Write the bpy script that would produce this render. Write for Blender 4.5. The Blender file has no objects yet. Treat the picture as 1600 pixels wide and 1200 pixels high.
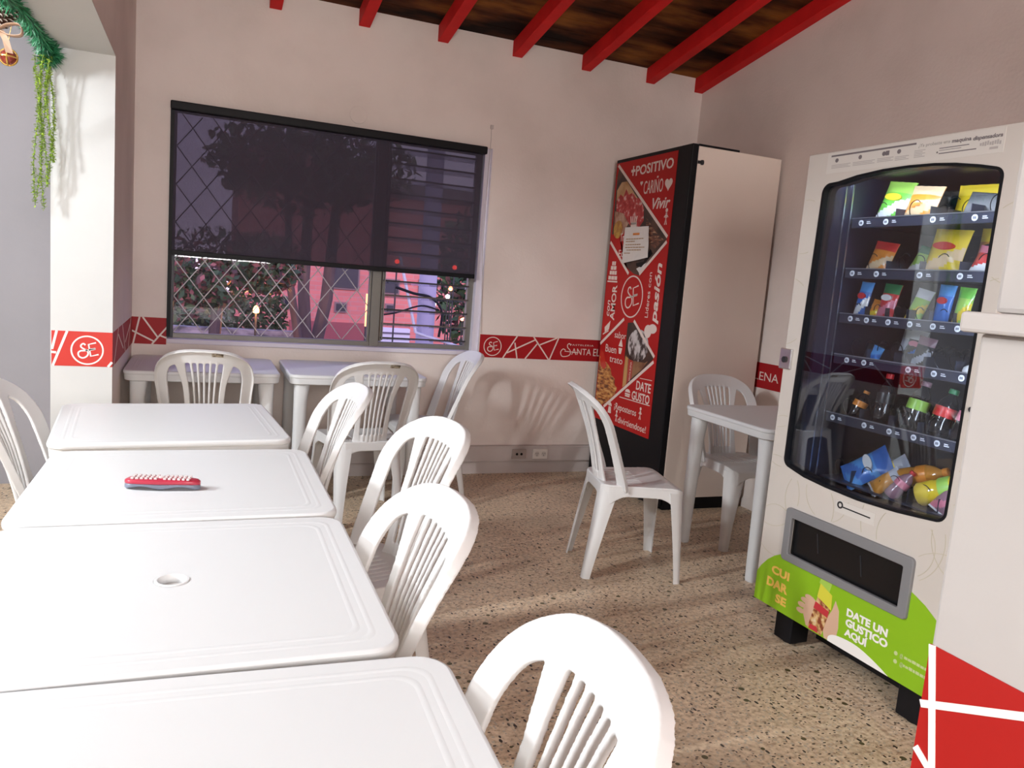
import bpy, bmesh, math, random
from mathutils import Vector, Matrix
import numpy as np
random.seed(7)
R = math.radians
scene = bpy.context.scene
C = scene.collection

# ------------------------------------------------------------------ camera
EYE = Vector((0, 0, 1.33))
def set_camera():
    cd = bpy.data.cameras.new('camera'); co = bpy.data.objects.new('camera', cd); C.objects.link(co)
    cd.sensor_fit = 'HORIZONTAL'; cd.sensor_width = 36.0
    cd.lens = 1206.57 / 1600 * 36.0
    cd.clip_start = 0.02; cd.clip_end = 300
    a, b, c = R(22.3143), R(7.551), R(-4.5758)
    r = Vector((math.cos(a), -math.sin(a), 0))
    f = Vector((math.sin(a) * math.cos(b), math.cos(a) * math.cos(b), -math.sin(b)))
    u = Vector((math.sin(a) * math.sin(b), math.cos(a) * math.sin(b), math.cos(b)))
    r2 = math.cos(c) * r - math.sin(c) * u
    u2 = math.sin(c) * r + math.cos(c) * u
    co.matrix_world = Matrix(((r2.x, u2.x, -f.x, EYE.x), (r2.y, u2.y, -f.y, EYE.y), (r2.z, u2.z, -f.z, EYE.z), (0, 0, 0, 1)))
    scene.camera = co
set_camera()

# ------------------------------------------------------------------ world, light, exposure
scene.view_settings.view_transform = 'Standard'
scene.view_settings.look = 'None'
scene.view_settings.gamma = 1
scene.view_settings.exposure = 0.08
scene.view_settings.use_curve_mapping = False
w = bpy.data.worlds.new('dusk'); scene.world = w; w.use_nodes = True
nt = w.node_tree; nt.nodes.clear()
out = nt.nodes.new('ShaderNodeOutputWorld'); bg = nt.nodes.new('ShaderNodeBackground')
tc = nt.nodes.new('ShaderNodeTexCoord'); sp = nt.nodes.new('ShaderNodeSeparateXYZ'); cr = nt.nodes.new('ShaderNodeValToRGB')
nt.links.new(tc.outputs['Generated'], sp.inputs[0]); nt.links.new(sp.outputs['Z'], cr.inputs[0])
cr.color_ramp.elements[0].position = 0.0; cr.color_ramp.elements[0].color = (0.62, 0.50, 0.72, 1)
cr.color_ramp.elements[1].position = 0.6; cr.color_ramp.elements[1].color = (0.30, 0.32, 0.66, 1)
nt.links.new(cr.outputs[0], bg.inputs['Color']); bg.inputs['Strength'].default_value = 2.6
nt.links.new(bg.outputs[0], out.inputs['Surface'])

def area(name, loc, target, sx, sy, power, color=(1, 1, 1), spread=None):
    l = bpy.data.lights.new(name, 'AREA'); l.shape = 'RECTANGLE'; l.size = sx; l.size_y = sy
    l.energy = power; l.color = color
    if spread: l.spread = spread
    o = bpy.data.objects.new(name, l); C.objects.link(o); o.location = loc
    d = Vector(target) - Vector(loc)
    o.rotation_euler = d.to_track_quat('-Z', 'Y').to_euler()
    return o
# the tube fitting of the next room (main light), an added fill panel behind the camera
area('tube_light', (-3.2, 1.9, 2.40), (0.6, 1.95, 0.9), 0.05, 0.6, 128, (0.93, 0.97, 1.0))
area('tube_light', (-1.50, 1.75, 2.65), (0.2, 1.9, 0), 0.06, 0.8, 54, (0.93, 0.97, 1.0))
area('front_fill', (0.2, -2.45, 1.9), (1.6, 4.9, 2.5), 1.8, 1.2, 118, (1.0, 0.95, 0.91), R(150))
sun = bpy.data.lights.new('outdoor_fill', 'SUN'); sun.energy = 1.8; sun.color = (1.0, 0.80, 0.84); sun.angle = R(25)  # added soft sun that brightens the face of the brick building
so = bpy.data.objects.new('outdoor_fill', sun); C.objects.link(so); so.rotation_euler = Vector((0.15, 1.0, -0.45)).to_track_quat('-Z', 'Y').to_euler()

# ------------------------------------------------------------------ materials
MATS = {}
def mat(name, col, rough=0.5, metal=0.0, emit=None, estr=0.0, spec=0.5, trans=0.0, alpha=1.0, coat=0.0):
    if name in MATS: return MATS[name]
    m = bpy.data.materials.new(name); m.use_nodes = True
    b = m.node_tree.nodes['Principled BSDF']
    b.inputs['Base Color'].default_value = (*col, 1); b.inputs['Roughness'].default_value = rough
    b.inputs['Metallic'].default_value = metal; b.inputs['Specular IOR Level'].default_value = spec
    b.inputs['Transmission Weight'].default_value = trans; b.inputs['Alpha'].default_value = alpha
    b.inputs['Coat Weight'].default_value = coat
    if emit: b.inputs['Emission Color'].default_value = (*emit, 1); b.inputs['Emission Strength'].default_value = estr
    MATS[name] = m; return m
def noisy(name, stops, scale=5, rough=0.6, bump=0.0, bscale=80, detail=6, stretch=(1, 1, 1), spec=0.4):
    """procedural colour from noise through a ramp, with optional bump"""
    if name in MATS: return MATS[name]
    m = bpy.data.materials.new(name); m.use_nodes = True; n = m.node_tree; b = n.nodes['Principled BSDF']
    b.inputs['Roughness'].default_value = rough; b.inputs['Specular IOR Level'].default_value = spec
    t = n.nodes.new('ShaderNodeTexCoord'); mp = n.nodes.new('ShaderNodeMapping'); mp.inputs['Scale'].default_value = stretch
    ns = n.nodes.new('ShaderNodeTexNoise'); ns.inputs['Scale'].default_value = scale; ns.inputs['Detail'].default_value = detail
    rp = n.nodes.new('ShaderNodeValToRGB')
    n.links.new(t.outputs['Object'], mp.inputs[0]); n.links.new(mp.outputs[0], ns.inputs['Vector']); n.links.new(ns.outputs['Fac'], rp.inputs[0])
    e = rp.color_ramp.elements
    while len(e) < len(stops): e.new(0.5)
    for i, (p, c) in enumerate(stops): e[i].position = p; e[i].color = (*c, 1)
    n.links.new(rp.outputs[0], b.inputs['Base Color'])
    if bump:
        n2 = n.nodes.new('ShaderNodeTexNoise'); n2.inputs['Scale'].default_value = bscale; n2.inputs['Detail'].default_value = 5
        bm_ = n.nodes.new('ShaderNodeBump'); bm_.inputs['Strength'].default_value = bump; bm_.inputs['Distance'].default_value = 0.01
        n.links.new(t.outputs['Object'], n2.inputs['Vector']); n.links.new(n2.outputs['Fac'], bm_.inputs['Height']); n.links.new(bm_.outputs[0], b.inputs['Normal'])
    MATS[name] = m; return m

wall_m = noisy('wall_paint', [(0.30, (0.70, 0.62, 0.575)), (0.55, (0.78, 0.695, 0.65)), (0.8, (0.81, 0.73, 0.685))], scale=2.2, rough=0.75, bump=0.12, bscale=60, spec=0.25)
jamb_m = noisy('lit_wall_paint', [(0.3, (0.58, 0.585, 0.58)), (0.7, (0.63, 0.635, 0.63))], scale=2, rough=0.6, bump=0.06, bscale=40, spec=0.3)  # copy of the wall paint, white of the lamp light put into its colour
grey_m = noisy('lavender_grey_paint', [(0.3, (0.30, 0.295, 0.32)), (0.7, (0.34, 0.33, 0.36))], scale=1.5, rough=0.7, bump=0.05, bscale=40, spec=0.25)
red_m = mat('red_vinyl', (0.36, 0.009, 0.013), 0.5, spec=0.25)
redf_m = mat('red_vinyl_lit', (0.56, 0.045, 0.035), 0.5, spec=0.25)  # paler copy of the red vinyl, strong lamp light painted into the colour
cream_m = mat('cream_lettering', (0.78, 0.66, 0.60), 0.5)
plastic = mat('white_plastic', (0.72, 0.715, 0.715), 0.34, spec=0.45)
tableplastic = mat('white_table_plastic', (0.685, 0.695, 0.705), 0.42, spec=0.35)
black_m = mat('black_powder_coat', (0.006, 0.006, 0.008), 0.5, spec=0.2)
dark_m = mat('dark_metal', (0.03, 0.03, 0.035), 0.4, 0.3)
chrome_m = mat('chrome', (0.7, 0.7, 0.7), 0.2, 1.0)
white_m = mat('white_print', (0.82, 0.80, 0.78), 0.5)

def floor_material():
    m = bpy.data.materials.new('terrazzo'); m.use_nodes = True; n = m.node_tree; b = n.nodes['Principled BSDF']
    L = n.links.new
    b.inputs['Roughness'].default_value = 0.42; b.inputs['Specular IOR Level'].default_value = 0.35
    t = n.nodes.new('ShaderNodeTexCoord')
    def vor(scale, rnd=1.0, stretch=(1, 1, 1), feature='F1'):
        mp = n.nodes.new('ShaderNodeMapping'); mp.inputs['Scale'].default_value = stretch
        mp.inputs['Rotation'].default_value = (0, 0, 0.5 if stretch != (1, 1, 1) else 0)
        v = n.nodes.new('ShaderNodeTexVoronoi'); v.inputs['Scale'].default_value = scale; v.inputs['Randomness'].default_value = rnd
        v.feature = feature
        L(t.outputs['Object'], mp.inputs[0]); L(mp.outputs[0], v.inputs['Vector']); return v
    def ramp(src, stops, interp='LINEAR'):
        r = n.nodes.new('ShaderNodeValToRGB'); r.color_ramp.interpolation = interp; e = r.color_ramp.elements
        while len(e) < len(stops): e.new(0.5)
        for i, (p, c) in enumerate(stops): e[i].position = p; e[i].color = (*c, 1)
        L(src, r.inputs[0]); return r
    ns = n.nodes.new('ShaderNodeTexNoise'); ns.inputs['Scale'].default_value = 55; ns.inputs['Detail'].default_value = 8
    L(t.outputs['Object'], ns.inputs['Vector'])
    base = ramp(ns.outputs['Fac'], [(0.30, (0.40, 0.285, 0.20)), (0.48, (0.68, 0.53, 0.38)), (0.70, (0.85, 0.70, 0.53))])
    big = n.nodes.new('ShaderNodeTexNoise'); big.inputs['Scale'].default_value = 2.2; big.inputs['Detail'].default_value = 4
    L(t.outputs['Object'], big.inputs['Vector'])
    bigr = ramp(big.outputs['Fac'], [(0.3, (0.78, 0.76, 0.73)), (0.7, (1.05, 1.03, 1.0))])
    m0 = n.nodes.new('ShaderNodeMix'); m0.data_type = 'RGBA'; m0.blend_type = 'MULTIPLY'; m0.inputs[0].default_value = 1
    L(base.outputs[0], m0.inputs[6]); L(bigr.outputs[0], m0.inputs[7])
    cur = m0.outputs[2]
    def chips(cur, v, thr_size, pick, col):
        """cells picked by their random colour, drawn where the distance to the centre is small"""
        sep = n.nodes.new('ShaderNodeSeparateColor'); L(v.outputs['Color'], sep.inputs[0])
        a = n.nodes.new('ShaderNodeMath'); a.operation = 'GREATER_THAN'; L(sep.outputs[0], a.inputs[0]); a.inputs[1].default_value = pick
        s = n.nodes.new('ShaderNodeMath'); s.operation = 'MULTIPLY'; L(sep.outputs[1], s.inputs[0]); s.inputs[1].default_value = thr_size
        c = n.nodes.new('ShaderNodeMath'); c.operation = 'LESS_THAN'; L(v.outputs['Distance'], c.inputs[0]); L(s.outputs[0], c.inputs[1])
        k = n.nodes.new('ShaderNodeMath'); k.operation = 'MULTIPLY'; L(a.outputs[0], k.inputs[0]); L(c.outputs[0], k.inputs[1])
        mx = n.nodes.new('ShaderNodeMix'); mx.data_type = 'RGBA'; L(k.outputs[0], mx.inputs[0]); L(cur, mx.inputs[6]); mx.inputs[7].default_value = (*col, 1)
        return mx.outputs[2]
    cur = chips(cur, vor(95), 0.55, 0.45, (0.50, 0.43, 0.34))
    cur = chips(cur, vor(70, stretch=(1, 1.9, 1)), 0.46, 0.60, (0.085, 0.06, 0.045))
    cur = chips(cur, vor(42, stretch=(1.6, 0.8, 1)), 0.36, 0.66, (0.045, 0.035, 0.03))
    cur = chips(cur, vor(30), 0.35, 0.82, (0.10, 0.085, 0.04))
    # joints between slabs
    br = n.nodes.new('ShaderNodeTexBrick'); br.offset = 0; br.inputs['Scale'].default_value = 1
    br.inputs['Brick Width'].default_value = 0.30; br.inputs['Row Height'].default_value = 0.30; br.inputs['Mortar Size'].default_value = 0.0022
    br.inputs['Color1'].default_value = (0, 0, 0, 1); br.inputs['Color2'].default_value = (0, 0, 0, 1); br.inputs['Mortar'].default_value = (1, 1, 1, 1)
    L(t.outputs['Object'], br.inputs['Vector'])
    mf = n.nodes.new('ShaderNodeMath'); mf.operation = 'MULTIPLY'; mf.inputs[1].default_value = 0.35; L(br.outputs['Color'], mf.inputs[0])
    mx = n.nodes.new('ShaderNodeMix'); mx.data_type = 'RGBA'; L(mf.outputs[0], mx.inputs[0]); L(cur, mx.inputs[6]); mx.inputs[7].default_value = (0.42, 0.36, 0.28, 1)
    L(mx.outputs[2], b.inputs['Base Color'])
    return m
floor_m = floor_material()

# ------------------------------------------------------------------ mesh helpers
class MB:
    def __init__(s): s.v = []; s.f = []; s.mi = []
    def add(s, vs, fs, mi=0, M=None):
        o = len(s.v)
        s.v += [tuple(M @ Vector(v)) if M else tuple(v) for v in vs]
        s.f += [tuple(i + o for i in f) for f in fs]; s.mi += [mi] * len(fs)
        return s
    def box(s, x0, x1, y0, y1, z0, z1, mi=0, M=None):
        vs = [(x, y, z) for z in (z0, z1) for y in (y0, y1) for x in (x0, x1)]
        return s.add(vs, [(0, 2, 3, 1), (4, 5, 7, 6), (0, 1, 5, 4), (2, 6, 7, 3), (0, 4, 6, 2), (1, 3, 7, 5)], mi, M)
    def tube(s, pts, r, n=8, mi=0, cap=True, closed=False):
        pts = [Vector(p) for p in pts]; N = len(pts); rings = []
        rs = r if isinstance(r, (list, tuple)) else [r] * N
        up = None
        for i, p in enumerate(pts):
            if closed: t = (pts[(i + 1) % N] - pts[i - 1])
            else: t = pts[min(i + 1, N - 1)] - pts[max(i - 1, 0)]
            t.normalize()
            if up is None: up = Vector((0, 0, 1)) if abs(t.z) < 0.9 else Vector((1, 0, 0))
            a = (up - t * up.dot(t)).normalized(); b = t.cross(a); up = a
            rings.append([p + rs[i] * (math.cos(2 * math.pi * k / n) * a + math.sin(2 * math.pi * k / n) * b) for k in range(n)])
        vs = [v for rg in rings for v in rg]; fs = []
        M_ = N if closed else N - 1
        for i in range(M_):
            for k in range(n):
                j = (i + 1) % N
                fs.append((i * n + k, i * n + (k + 1) % n, j * n + (k + 1) % n, j * n + k))
        if cap and not closed: fs.append(tuple(range(n))[::-1]); fs.append(tuple((N - 1) * n + k for k in range(n)))
        return s.add(vs, fs, mi)
    def lathe(s, prof, n=24, mi=0, M=None, cap=True):
        vs = [(r * math.cos(2 * math.pi * k / n), r * math.sin(2 * math.pi * k / n), z) for r, z in prof for k in range(n)]
        fs = [(i * n + k, i * n + (k + 1) % n, (i + 1) * n + (k + 1) % n, (i + 1) * n + k) for i in range(len(prof) - 1) for k in range(n)]
        if cap: fs.append(tuple(range(n))[::-1]); fs.append(tuple((len(prof) - 1) * n + k for k in range(n)))
        return s.add(vs, fs, mi, M)
    def prism(s, poly, d0, d1, mi=0, M=None):
        """poly in (x, z), extruded along y from d0 to d1"""
        n = len(poly)
        vs = [(p[0], d0, p[1]) for p in poly] + [(p[0], d1, p[1]) for p in poly]
        fs = [tuple(range(n)), tuple(range(n, 2 * n))[::-1]] + [(i, i + n, (i + 1) % n + n, (i + 1) % n) for i in range(n)]
        return s.add(vs, fs, mi, M)
    def stroke(s, pts, wd, d0, d1, mi=0, closed=False):
        """flat line of width wd in the (x, z) plane"""
        P_ = [Vector(p) for p in pts]; N = len(P_); Ls = []; Rs = []
        for i in range(N):
            a = P_[(i - 1) % N] if (closed or i > 0) else P_[i]; b = P_[(i + 1) % N] if (closed or i < N - 1) else P_[i]
            t = (b - a).normalized(); nrm = Vector((-t.y, t.x)) * wd / 2
            Ls.append(P_[i] + nrm); Rs.append(P_[i] - nrm)
        vs = []; fs = []
        for i in range(N):
            vs += [(Ls[i].x, d0, Ls[i].y), (Rs[i].x, d0, Rs[i].y), (Rs[i].x, d1, Rs[i].y), (Ls[i].x, d1, Ls[i].y)]
        for i in range(N if closed else N - 1):
            j = (i + 1) % N
            for k in range(4): fs.append((i * 4 + k, i * 4 + (k + 1) % 4, j * 4 + (k + 1) % 4, j * 4 + k))
        if not closed: fs.append((3, 2, 1, 0)); fs.append(tuple(4 * (N - 1) + k for k in range(4)))
        return s.add(vs, fs, mi)
    def build(s, name, mats, parent=None, smooth=False, bevel=0, seg=2, fixn=True, angle=35):
        me = bpy.data.meshes.new(name); me.from_pydata(s.v, [], s.f)
        if not isinstance(mats, (list, tuple)): mats = [mats]
        for m in mats: me.materials.append(m)
        me.polygons.foreach_set('material_index', s.mi)
        if fixn or bevel:
            b = bmesh.new(); b.from_mesh(me)
            if fixn: bmesh.ops.recalc_face_normals(b, faces=b.faces)
            if bevel:
                es = [e for e in b.edges if len(e.link_faces) == 2 and e.calc_face_angle(0) > R(angle)]
                bmesh.ops.bevel(b, geom=es, offset=bevel, segments=seg, profile=0.5, affect='EDGES', clamp_overlap=True)
            b.to_mesh(me); b.free()
        me.update()
        o = bpy.data.objects.new(name, me); C.objects.link(o)
        if parent: o.parent = parent
        if smooth: smooth_mesh(me, 40)
        return o
def smooth_mesh(me, ang=40):
    b = bmesh.new(); b.from_mesh(me)
    for f in b.faces: f.smooth = True
    for e in b.edges: e.smooth = not (len(e.link_faces) == 2 and e.calc_face_angle(0) > R(ang))
    b.to_mesh(me); b.free()
def obj_from_mesh(name, me, parent=None):
    o = bpy.data.objects.new(name, me); C.objects.link(o)
    if parent: o.parent = parent
    return o
def tag(o, label=None, cat=None, group=None, kind=None):
    if label: o['label'] = label
    if cat: o['category'] = cat
    if group: o['group'] = group
    if kind: o['kind'] = kind
    return o
def struct(o): o['kind'] = 'structure'; return o
def empty(name, loc=(0, 0, 0), rz=0.0, label=None, cat=None, group=None):
    o = bpy.data.objects.new(name, None); o.empty_display_size = 0.1; C.objects.link(o)
    o.location = loc; o.rotation_euler = (0, 0, rz)
    return tag(o, label, cat, group)
def copy_tree(root):
    r = root.copy(); C.objects.link(r)
    for ch in root.children:
        c = ch.copy(); C.objects.link(c); c.parent = r
        for g in ch.children:
            d = g.copy(); C.objects.link(d); d.parent = c
    return r
def arc(cx, cz, r, a0, a1, n=10, rz=None):
    rz = rz or r
    return [(cx + r * math.cos(R(a0 + (a1 - a0) * i / n)), cz + rz * math.sin(R(a0 + (a1 - a0) * i / n))) for i in range(n + 1)]
def rrect(x0, x1, z0, z1, r, n=6):
    return arc(x1 - r, z1 - r, r, 0, 90, n) + arc(x0 + r, z1 - r, r, 90, 180, n) + arc(x0 + r, z0 + r, r, 180, 270, n) + arc(x1 - r, z0 + r, r, 270, 360, n)
def catmull(pts, sub=6, closed=False):
    P_ = [Vector(p) for p in pts]; out = []; N = len(P_)
    for i in range(N if closed else N - 1):
        p0 = P_[(i - 1) % N] if (closed or i > 0) else P_[0]; p1 = P_[i]; p2 = P_[(i + 1) % N]; p3 = P_[(i + 2) % N] if (closed or i < N - 2) else P_[-1]
        for k in range(sub):
            t = k / sub
            out.append(0.5 * ((2 * p1) + (-p0 + p2) * t + (2 * p0 - 5 * p1 + 4 * p2 - p3) * t * t + (-p0 + 3 * p1 - 3 * p2 + p3) * t ** 3))
    if not closed: out.append(P_[-1])
    return out
def plate(name, outer, holes, d0, d1, m, parent=None, bevel=0.0):
    """plate in the (x, z) plane with holes, from depth y = d0 (front) to d1"""
    cu = bpy.data.curves.new(name, 'CURVE'); cu.dimensions = '2D'; cu.fill_mode = 'BOTH'
    th = d1 - d0; cu.extrude = th / 2 - bevel; cu.bevel_depth = bevel; cu.bevel_resolution = 2; cu.offset = -bevel
    for lp in [outer] + holes:
        s = cu.splines.new('POLY'); s.points.add(len(lp) - 1); s.use_cyclic_u = True
        for i, (x, z) in enumerate(lp): s.points[i].co = (x, z, 0, 1)
    o = bpy.data.objects.new(name, cu); C.objects.link(o)
    me = bpy.data.meshes.new_from_object(o.evaluated_get(bpy.context.evaluated_depsgraph_get()))
    bpy.data.objects.remove(o); bpy.data.curves.remove(cu)
    me.transform(Matrix.Translation((0, (d0 + d1) / 2, 0)) @ Matrix.Rotation(R(90), 4, 'X'))
    me.materials.clear(); me.materials.append(m)
    smooth_mesh(me, 30)
    return obj_from_mesh(name, me, parent)
def text(name, s, x, z, h, m, parent, width=None, depth=0.0, rot=0.0, bold=0.0, shear=0.0, align='LEFT', M=None, th=0.0006, sp=1.0):
    """lettering on the (x, z) plane: (x, z) = left end of the baseline, h = capital height, width = full width"""
    cu = bpy.data.curves.new(name, 'FONT'); cu.body = s; cu.size = 1.0; cu.offset = bold; cu.shear = shear; cu.extrude = 0.001
    cu.space_character = sp; cu.resolution_u = 3
    o = bpy.data.objects.new(name, cu); C.objects.link(o)
    me = bpy.data.meshes.new_from_object(o.evaluated_get(bpy.context.evaluated_depsgraph_get()))
    bpy.data.objects.remove(o); bpy.data.curves.remove(cu)
    co = np.empty(len(me.vertices) * 3); me.vertices.foreach_get('co', co); co = co.reshape(-1, 3)
    x0, x1 = co[:, 0].min(), co[:, 0].max()
    k = h / 0.72; kx = (width / (x1 - x0)) if width else k
    off = {'LEFT': x0, 'CENTER': (x0 + x1) / 2, 'RIGHT': x1}[align]
    T = Matrix.Translation((x, depth - th / 2, z)) @ Matrix.Rotation(-rot, 4, 'Y') @ Matrix.Rotation(R(90), 4, 'X') @ Matrix.Diagonal((kx, k, th / 2 / 0.001, 1)) @ Matrix.Translation((-off, 0, 0))
    me.transform((M or Matrix()) @ T)
    me.materials.clear(); me.materials.append(m)
    return obj_from_mesh(name, me, parent)
def monogram(mb, cx, cz, r, wd, d0, d1, ring=True, mi=0, sx=1.0):
    """the S and E monogram inside its ring"""
    def q(pts): return [(cx + p[0] * r * sx, cz + p[1] * r) for p in pts]
    if ring: mb.stroke(q([(math.cos(a * math.pi / 20), math.sin(a * math.pi / 20)) for a in range(40)]), wd, d0, d1, mi, closed=True)
    S = catmull([(-0.12, 0.36), (-0.22, 0.46), (-0.36, 0.40), (-0.40, 0.24), (-0.24, 0.10), (-0.02, -0.02), (0.06, -0.24), (-0.06, -0.46), (-0.30, -0.56), (-0.52, -0.44), (-0.56, -0.20), (-0.42, -0.06), (-0.2, -0.04), (0.1, 0.02), (0.5, 0.1)], 5)
    mb.stroke(q([(p.x, p.y) for p in S]), wd, d0, d1, mi)
    E_ = [[(0.55, 0.56), (0.08, 0.42), (0.22, -0.42), (0.72, -0.28)], [(0.12, 0.06), (0.52, 0.14)]]
    for ln in E_: mb.stroke(q(ln), wd, d0, d1, mi)
    return mb

# ------------------------------------------------------------------ the room
D = 4.889; XL = -0.359; XR = 3.297; YP = 3.853; XW = -0.60; HS = 2.147
SL = 0.185                      # rise of the roof towards the camera
def zdeck(y): return 2.862 + SL * (D - y)
YB = -2.6
mb = MB(); mb.box(-3.4, XR + 0.1, YB, D + 0.1, -0.1, 0); struct(mb.build('floor', floor_m))
# back wall with the window opening
WX0, WX1, WZ0, WZ1 = -0.176, 1.742, 0.838, 2.172
mb = MB(); T = 0.13
mb.box(-3.4, WX0, D, D + T, 0, 3.2); mb.box(WX1, XR + 0.13, D, D + T, 0, 3.2)
mb.box(WX0, WX1, D, D + T, 0, WZ0); mb.box(WX0, WX1, D, D + T, WZ1, 3.2)
struct(mb.build('wall_back', wall_m))
mb = MB(); mb.box(XW, XL, YP, D, 0, 3.2); struct(mb.build('wall_left', wall_m))
mb = MB(); mb.box(XW, XL, YB, YP, HS, 3.6); struct(mb.build('wall_left_header', wall_m))
# jamb and soffit of the opening, in the lamp-whitened copy of the wall paint
mb = MB(); mb.box(XW, XL, YP - 0.003, YP, 0, HS); mb.box(XW, XL, YB, YP, HS - 0.003, HS); struct(mb.build('trim_1', jamb_m))
mb = MB(); mb.box(XR, XR + 0.1, YB, D, 0, 4.6); struct(mb.build('wall_right', wall_m))
mb = MB(); mb.box(-3.5, -3.4, YB, D, 0, 3.0); mb.box(-3.4, XW - 0.003, D - 0.012, D, 0, 2.75); struct(mb.build('wall_next_room', grey_m))
mb = MB(); mb.box(-3.5, XR + 0.1, YB - 0.1, YB, 0, 4.6); struct(mb.build('wall_front', wall_m))
mb = MB(); mb.box(-3.5, XW - 0.003, YB, D, 2.75, 2.85); struct(mb.build('ceiling_next_room', jamb_m))
# sloping timber deck and rafters
deck_m = noisy('stained_deck_boards', [(0.36, (0.010, 0.004, 0.003)), (0.5, (0.09, 0.028, 0.010)), (0.64, (0.26, 0.095, 0.020))], scale=1.6, rough=0.7, stretch=(1, 3.5, 1), detail=8, spec=0.1)
mb = MB()
y0, y1 = YB, D + 0.13
nb = 60
for i in range(nb):
    ya, yb = y0 + (y1 - y0) * i / nb, y0 + (y1 - y0) * (i + 1) / nb - 0.004
    vs = [(x, y, zdeck(y) + dz) for dz in (0, 0.03) for y in (ya, yb) for x in (XW, XR + 0.1)]
    mb.add(vs, [(0, 2, 3, 1), (4, 5, 7, 6), (0, 1, 5, 4), (2, 6, 7, 3), (0, 4, 6, 2), (1, 3, 7, 5)])
vs = [(x, y, zdeck(y) + dz) for dz in (0.03, 0.06) for y in (y0, y1) for x in (XW, XR + 0.1)]
mb.add(vs, [(0, 2, 3, 1), (4, 5, 7, 6), (0, 1, 5, 4), (2, 6, 7, 3), (0, 4, 6, 2), (1, 3, 7, 5)])
struct(mb.build('ceiling', deck_m))
rafter_m = noisy('red_rafter_paint', [(0.3, (0.55, 0.014, 0.015)), (0.7, (0.70, 0.02, 0.02))], scale=6, rough=0.6, spec=0.15)
for i, x in enumerate([-0.14, 0.36, 0.87, 1.36, 1.86, 2.36, 2.86, XR - 0.036]):
    mb = MB(); wd = 0.034
    vs = [(xx, y, zdeck(y) + dz) for dz in (-0.098, -0.001) for y in (YB, D - 0.001) for xx in (x - wd, x + wd)]
    mb.add(vs, [(0, 2, 3, 1), (4, 5, 7, 6), (0, 1, 5, 4), (2, 6, 7, 3), (0, 4, 6, 2), (1, 3, 7, 5)])
    o = mb.build('rafter', rafter_m, bevel=0.003); tag(o, 'red painted sloping roof rafter under the dark timber deck', 'rafter', 'red roof rafters', 'structure')
# skirting and cable duct along the back wall
duct_m = noisy('duct_paint', [(0.3, (0.50, 0.44, 0.42)), (0.7, (0.57, 0.51, 0.49))], scale=4, rough=0.55)
mb = MB(); mb.box(XL, XR, D - 0.012, D, 0, 0.085); struct(mb.build('baseboard_back', duct_m, bevel=0.002))
mb = MB(); mb.box(XL, XR, D - 0.035, D, 0.09, 0.195); mb.box(XL, XR, D - 0.038, D, 0.188, 0.200); struct(mb.build('trim_2', duct_m, bevel=0.003))
# sockets on the duct
t = empty('wall_socket', (2.245, D - 0.035, 0.143), 0, 'white double power socket on the cable duct', 'socket')
MB().box(-0.057, 0.057, -0.012, 0, -0.036, 0.036).build('cover_plate', mat('white_socket', (0.72, 0.67, 0.62), 0.4), t, bevel=0.004)
mb = MB()
for cx in (-0.026, 0.026): mb.prism([(cx + 0.019 * math.cos(a * math.pi / 10), 0.019 * math.sin(a * math.pi / 10)) for a in range(20)], -0.0135, -0.011)
mb.build('socket_face', mat('socket_face', (0.60, 0.55, 0.50), 0.4), t)
mb = MB()
for cx in (-0.026, 0.026):
    for dx, dz in ((-0.007, 0.005), (0.007, 0.005), (0, -0.008)): mb.box(cx + dx - 0.0018, cx + dx + 0.0018, -0.0142, -0.013, dz - 0.005, dz + 0.004)
mb.build('slot_pattern', dark_m, t)
t = empty('wall_socket', (2.085, D - 0.035, 0.143), 0, 'brownish grey socket plate with two dark holes on the cable duct', 'socket')
MB().box(-0.054, 0.054, -0.009, 0, -0.035, 0.035).build('cover_plate', mat('grey_socket', (0.40, 0.34, 0.31), 0.45), t, bevel=0.004)
for cx in (-0.017, 0.017):
    MB().prism([(cx + 0.009 * math.cos(a * math.pi / 8), 0.009 * math.sin(a * math.pi / 8)) for a in range(16)], -0.0105, -0.008).build('jack_hole', black_m, t)
mb = MB(); mb.prism([(0.861 + 0.052 * math.cos(a * math.pi / 16), 2.253 + 0.052 * math.sin(a * math.pi / 16)) for a in range(32)], D - 0.006, D)
tag(mb.build('wall_cover_disc', wall_m, bevel=0.002), 'painted-over round cover plate on the wall above the window', 'cover')
mb = MB(); mb.tube([(1.72, D - 0.004, 2.30), (1.722, D - 0.004, 2.23), (1.716, D - 0.004, 1.6), (1.75, D - 0.004, 0.97)], 0.0022, 6)
mb.box(1.712, 1.73, D - 0.014, D, 2.295, 2.318)
tag(mb.build('wall_cable', duct_m), 'thin painted cable running down the wall right of the window', 'cable')

# near half wall on the right, its cap and the column over it
FX, FY = 0.770, 0.578
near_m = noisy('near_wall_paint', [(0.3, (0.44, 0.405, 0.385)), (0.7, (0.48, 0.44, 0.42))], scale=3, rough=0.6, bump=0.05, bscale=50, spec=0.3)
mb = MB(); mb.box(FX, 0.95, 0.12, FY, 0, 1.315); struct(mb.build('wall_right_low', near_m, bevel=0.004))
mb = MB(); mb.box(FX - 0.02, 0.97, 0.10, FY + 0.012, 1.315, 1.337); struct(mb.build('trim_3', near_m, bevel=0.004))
mb = MB(); mb.box(FX + 0.014, 0.93, 0.14, FY, 1.337, 3.66); struct(mb.build('column_right', near_m, bevel=0.006))

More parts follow.
